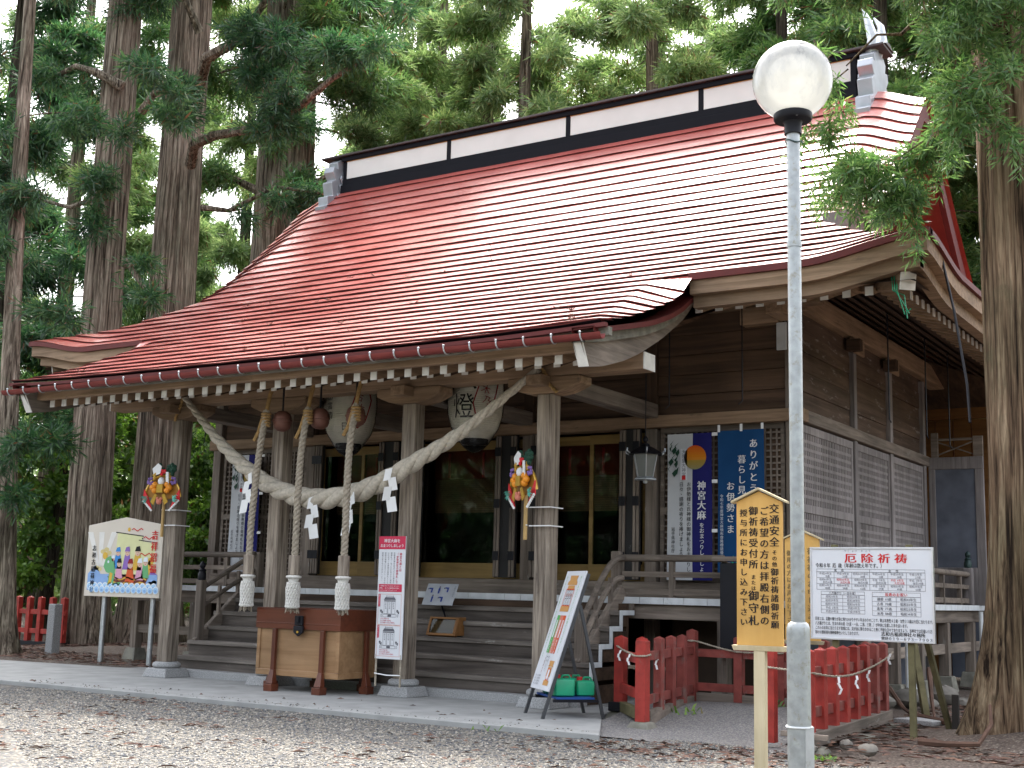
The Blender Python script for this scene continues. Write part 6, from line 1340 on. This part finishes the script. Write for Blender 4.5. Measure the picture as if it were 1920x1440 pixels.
# a few stones and needles strayed onto the slab
pebbles("stray_pebbles", 220, lambda n: np.stack([rs.uniform(-13.4,-5.6,n), 10.05+np.abs(rs.randn(n))*.16,],1), (.005,.012), M['peb'], .004)
litter("stray_needles", 36, lambda n: np.stack([rs.uniform(-13.4,-6.2,n), 10.1+np.abs(rs.randn(n))*.5, np.full(n,.001)],1), M['litter'], (.03,.09))
def cg(p, r_, out, n, spread, seed):
    rnd = random.Random(seed); return [(p[0]+rnd.gauss(0,spread[0]), p[1]+rnd.gauss(0,spread[1]), p[2]+rnd.gauss(0,spread[2]), r_*rnd.uniform(.7,1.3), r_*rnd.uniform(.7,1.2), r_*rnd.uniform(.6,1.0), *out) for _ in range(n)]
G1 = "big cedars beside the left of the hall"
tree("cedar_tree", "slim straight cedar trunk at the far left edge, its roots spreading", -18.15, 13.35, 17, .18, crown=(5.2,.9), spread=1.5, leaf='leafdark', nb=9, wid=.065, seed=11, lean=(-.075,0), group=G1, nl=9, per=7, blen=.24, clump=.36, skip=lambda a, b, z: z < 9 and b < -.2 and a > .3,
     extra=cg((-17.6,13.0,3.4),.35,(.3,-.5,-.2),4,(.25,.2,.5),1)+cg((-19.2,13.4,7.2),.45,(-.5,-.5,-.2),7,(.5,.3,1.4),2)+cg((-17.0,14.2,10.2),.42,(.8,-.3,-.2),4,(.6,.3,.8),3))
tree("cedar_tree", "massive furrowed cedar behind the painted board, second big trunk from the left", -20.38, 16.75, 22, .43, crown=(14.5,.95), spread=3.2, leaf='leafdark', nb=9, wid=.065, seed=12, flare=1.2, lean=(-.02,0), group=G1, nl=30, per=8, blen=.24, top_r=.62, clump=.42, skip=lambda a, b, z: z < 13.5 and b < -.3,
     limbs=(([(-20.2,16.5,11.2),(-20.7,16.2,11.5),(-21.2,16.1,11.7),(-22.1,16.0,11.5)],.11,.7),([(-19.7,16.6,10.6),(-19.2,16.5,10.9),(-18.7,16.5,10.75),(-18.2,16.8,11.0)],.09,.4),([(-19.7,16.5,7.4),(-19.3,16.2,7.35),(-19.1,16.2,7.1),(-18.6,16.6,6.3),(-18.3,17,5.6)],.09,.3),([(-20.3,16.4,8.9),(-20.9,16.0,8.6),(-21.9,15.6,8.9)],.07,.7)),
     extra=cg((-20.1,16.05,8.9),.34,(.2,-.6,-.4),5,(.2,.1,.4),4)+cg((-21.7,16.4,5.6),.5,(-.6,-.4,-.2),7,(.5,.4,1.0),5))
tree("cedar_tree", "massive furrowed cedar behind the left porch post, with long bare limbs", -20.48, 18.45, 24, .54, flare=1.3, crown=(16,.95), spread=3.4, leaf='leafdark', nb=9, wid=.065, seed=13, group=G1, nl=30, per=8, blen=.24, top_r=.62, clump=.42,
     limbs=(([(-19.7,18.0,9.9),(-19.2,17.6,10.15),(-18.45,17.4,10.13),(-17.28,17.4,10.08),(-16.25,17.4,10.27),(-15.41,17.4,10.7),(-14.4,17.3,10.95)],.13,.35),([(-19.5,17.9,11.6),(-18.9,17.5,11.93),(-18.16,17.4,12.0),(-17.6,17.4,12.33),(-17.2,17.4,12.8),(-16.7,17.3,13.4)],.14,.3),([(-19.5,18.2,9.0),(-18.9,18.4,8.9),(-18,18.8,9.4),(-17,19.2,9.2)],.07,.9),([(-19.6,17.9,12.8),(-19.6,17.4,13.4),(-20.1,17.0,13.8)],.10,.5)),
     extra=cg((-16.5,17.5,11.2),.48,(.4,-.4,-.5),10,(.9,.3,.5),6)+cg((-14.8,17.2,11.4),.42,(.6,-.3,-.5),8,(.7,.3,.35),7)+cg((-17.9,17.2,11.3),.40,(.2,-.4,-.6),3,(.4,.2,.4),8))
tree("cedar_tree", "twin-looking cedar trunk rising behind the left end of the roof ridge", -23.1, 24.0, 25, .56, crown=(14,.95), spread=3.4, leaf='leafmid', nb=8, wid=.075, seed=14, group="cedars behind the hall", nl=40, per=8, blen=.30, top_r=.6, clump=.55, skip=lambda a, b, z: z < 16 and b < 0 and a > -.6,
     limbs=(([(-22.9,23.6,10.7),(-22.4,23.3,11.15),(-21.7,23.2,11.28),(-20.9,23.2,11.2),(-19.8,23.3,11.7)],.14,.5),([(-23.3,23.7,11.5),(-24.2,23.4,12.0),(-25.2,23.4,12.0)],.12,.6)), extra=cg((-22.6,23.4,13.5),.45,(.2,-.6,-.4),4,(.4,.3,1.2),9))
tree("cedar_tree", "grey cedar trunk close behind the twin-looking one, a little to its right", -24.2, 26.2, 26, .40, crown=(13,.95), spread=3.2, leaf='leaflight', seed=15, group="cedars behind the hall", nl=36, per=8, blen=.30, top_r=.6, skip=lambda a, b, z: z < 17 and b < -.1)
GB = "cedars behind the hall"
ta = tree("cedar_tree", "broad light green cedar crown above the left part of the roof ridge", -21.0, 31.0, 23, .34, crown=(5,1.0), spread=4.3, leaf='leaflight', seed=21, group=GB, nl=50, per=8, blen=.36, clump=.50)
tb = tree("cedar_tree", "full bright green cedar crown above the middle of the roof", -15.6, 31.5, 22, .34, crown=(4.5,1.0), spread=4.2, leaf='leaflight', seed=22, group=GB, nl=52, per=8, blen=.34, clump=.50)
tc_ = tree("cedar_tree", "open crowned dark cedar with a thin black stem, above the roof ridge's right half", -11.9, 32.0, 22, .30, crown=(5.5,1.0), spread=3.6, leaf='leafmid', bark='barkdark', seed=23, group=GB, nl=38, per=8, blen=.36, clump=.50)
for src, lab, x, y, s, rot, lf in (
    (tc_, "open cedar crown between the ridge and the lamp globe", -8.7, 30.5, 1.0, 2.0, None),
    (tb, "yellowish cedar crown right behind the lamp globe", -6.4, 33.5, 1.05, 1.1, 'leaflight'),
    (ta, "dense cedar crown far behind the big right trunk", -3.2, 31.0, 1.0, 2.6, 'leaflight'),
    (tb, "light cedar filling the gap between the hall's right eave and the big trunk", -5.2, 36.0, 1.1, 4.0, 'leaflight'),
    (tc_, "half hidden cedar low behind the right end of the hall", -1.6, 27.0, .85, .5, 'leaflight'),
    (ta, "distant pale cedar rising farthest behind the ridge's left end", -27.5, 36.0, 1.15, 3.3, 'leaflight'),
    (tc_, "lean dark cedar at the far left edge of the wood", -27.0, 18.8, .95, 1.9, 'leafdark'),
    (tb, "pale cedar deep in the wood behind the far left trunk", -39.0, 30.0, 1.2, 2.2, 'leaflight'),
    (tc_, "open pale cedar showing between the massive left trunk and the twin-looking one", -31.0, 31.0, 1.0, 1.2, 'leaflight'),
    (tc_, "open cedar in the gap between the two massive left trunks", -37.5, 33.0, 1.15, 4.4, 'leafmid'),
    (tb, "light green cedar just left of the bright gap over the ridge", -18.4, 29.0, .92, 4.4, 'leaflight'),
    (ta, "light cedar in the second row above the middle of the ridge", -13.6, 35.0, 1.0, 1.7, 'leaflight'),
    (tb, "mid green cedar over the ridge's right third", -10.2, 35.5, 1.0, 3.0, 'leafmid'),
    (tb, "pale feathery cedar above the left ridge end tile", -24.0, 32.5, 1.0, 2.4, 'leaflight'),
    (tb, "tall pale cedar deep behind the middle of the ridge", -19.5, 40.0, 1.2, 5.0, 'leaflight'),
    (tc_, "tall thin cedar deep behind the right half of the ridge", -13.0, 41.0, 1.2, 2.9, 'leafmid')):
    copy_tree(src, lab, x, y, s, rot, lf)
# undergrowth and small trees on the left
gu = tree("broadleaf_tree", "dark leaning young tree among bright leaves behind the red fence at the left", -25.5, 19.6, 6.5, .16, crown=(1.2,1.0), spread=2.0, leaf='leafyel', bark='barkdark', seed=31, lean=(.12,0), group="young trees in the wood", nl=30, per=8, blen=.20, droop=.15, nb=5, wid=.28)
copy_tree(gu, "bright leafy young tree between the massive trunks", -26.8, 23.6, 1.15, 2.2); copy_tree(gu, "dark stemmed young tree at the extreme left behind the red fence", -27.2, 18.2, 1.0, 4.0)
copy_tree(gu, "sunlit young tree behind the left porch post", -22.8, 22.6, .9, 1.0); copy_tree(gu, "sunlit young tree behind the left end of the veranda", -19.6, 21.5, .8, 5.2); copy_tree(gu, "leafy young tree showing between veranda rail and left steps", -17.8, 22.5, .8, 3.3)
# the big trunk on the right, whose sprays hang in front of the roof
EX_ = []
EX_ += cg((-3.30,11.5,5.16),.24,(-.6,-.2,-.3),8,(.17,.2,.10),41)+cg((-3.05,11.6,4.98),.22,(-.5,-.3,-.3),6,(.13,.16,.08),42)+cg((-3.52,11.5,5.30),.17,(-.8,-.2,-.2),4,(.10,.12,.07),43)
EX_ += cg((-2.65,11.4,5.25),.22,(-.3,-.4,-.4),5,(.15,.2,.12),51)+cg((-2.5,11.4,5.6),.22,(-.3,-.4,-.3),5,(.15,.2,.12),52)+cg((-3.72,11.4,5.75),.13,(-.3,-.2,-.8),3,(.10,.12,.08),53)
EX_ += cg((-3.1,11.3,7.2),.30,(-.4,-.2,-.4),10,(.34,.3,.14),44)+cg((-2.45,11.3,6.9),.32,(-.1,-.4,-.4),12,(.25,.3,.25),45)+cg((-2.2,11.2,6.4),.34,(.1,-.5,-.5),12,(.3,.3,.4),46)+cg((-3.66,11.4,6.15),.16,(-.3,-.2,-.8),5,(.12,.2,.12),47)+cg((-2.45,11.3,5.75),.24,(-.2,-.5,-.4),5,(.2,.2,.2),48)+cg((-2.2,11.1,7.6),.40,(0,-.5,-.5),12,(.6,.3,.35),50)+cg((-3.5,11.3,7.45),.28,(-.5,-.2,-.4),5,(.25,.2,.12),49)
tree("cedar_tree", "huge ridged cedar trunk at the right edge, branches hanging before the roof", -2.08, 12.35, 19, .52, crown=(8.6,.95), spread=1.9, leaf='leafmid', bark='barkred', deep=1.8, seed=16, group="big cedar at the right", nl=16, per=7, blen=.12, top_r=.7, clump=.42, droop=.35, nb=8, wid=.085,
     skip=lambda a, b, z: False, extra=EX_,
     limbs=(([(-2.3,12.1,6.3),(-2.6,11.8,5.9),(-2.85,11.6,5.45),(-3.1,11.5,5.18),(-3.5,11.45,5.25)],.035,0),([(-2.4,12.1,7.3),(-2.9,11.7,7.2),(-3.2,11.4,7.1),(-3.6,11.2,7.35)],.05,0),([(-2.7,11.8,7.0),(-3.1,11.5,6.5),(-3.3,11.4,6.5),(-3.6,11.4,6.25)],.022,0),([(-2.3,12.0,6.0),(-2.4,11.5,5.6),(-2.7,11.3,5.4)],.025,0)))
# the wood itself, far back and unseen behind the camera: reads as one mass
rsw = np.random.RandomState(9); W_ = []
for k in range(1900):
    a = rsw.uniform(-3.14,3.14) if k > 700 else rsw.uniform(-1.35,.25); d_ = rsw.uniform(46,70) if abs(a) < 1.5 else rsw.uniform(26,40); z = rsw.uniform(.5,9)*(.35+.65*rsw.rand())*(1 if abs(a) < 1.5 else 1.1); W_.append((d_*math.sin(a), d_*math.cos(a), z, 1.5,1.5,1.2, *(rsw.randn(3)*.5)))
for nm, lst, lf in (("far_wood", [w for w in W_ if w[1] > 15], 'leaflight'), ("unseen_dark_wood", [w for w in W_ if w[1] <= 15], 'leafdark')):  # unseen ring behind the camera, added in dark leaves to darken door reflections
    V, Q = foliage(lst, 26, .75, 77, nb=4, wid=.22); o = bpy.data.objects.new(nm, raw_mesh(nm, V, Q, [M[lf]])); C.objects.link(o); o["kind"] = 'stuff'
bpy.data.objects.remove(_go); bpy.data.curves.remove(_gc)
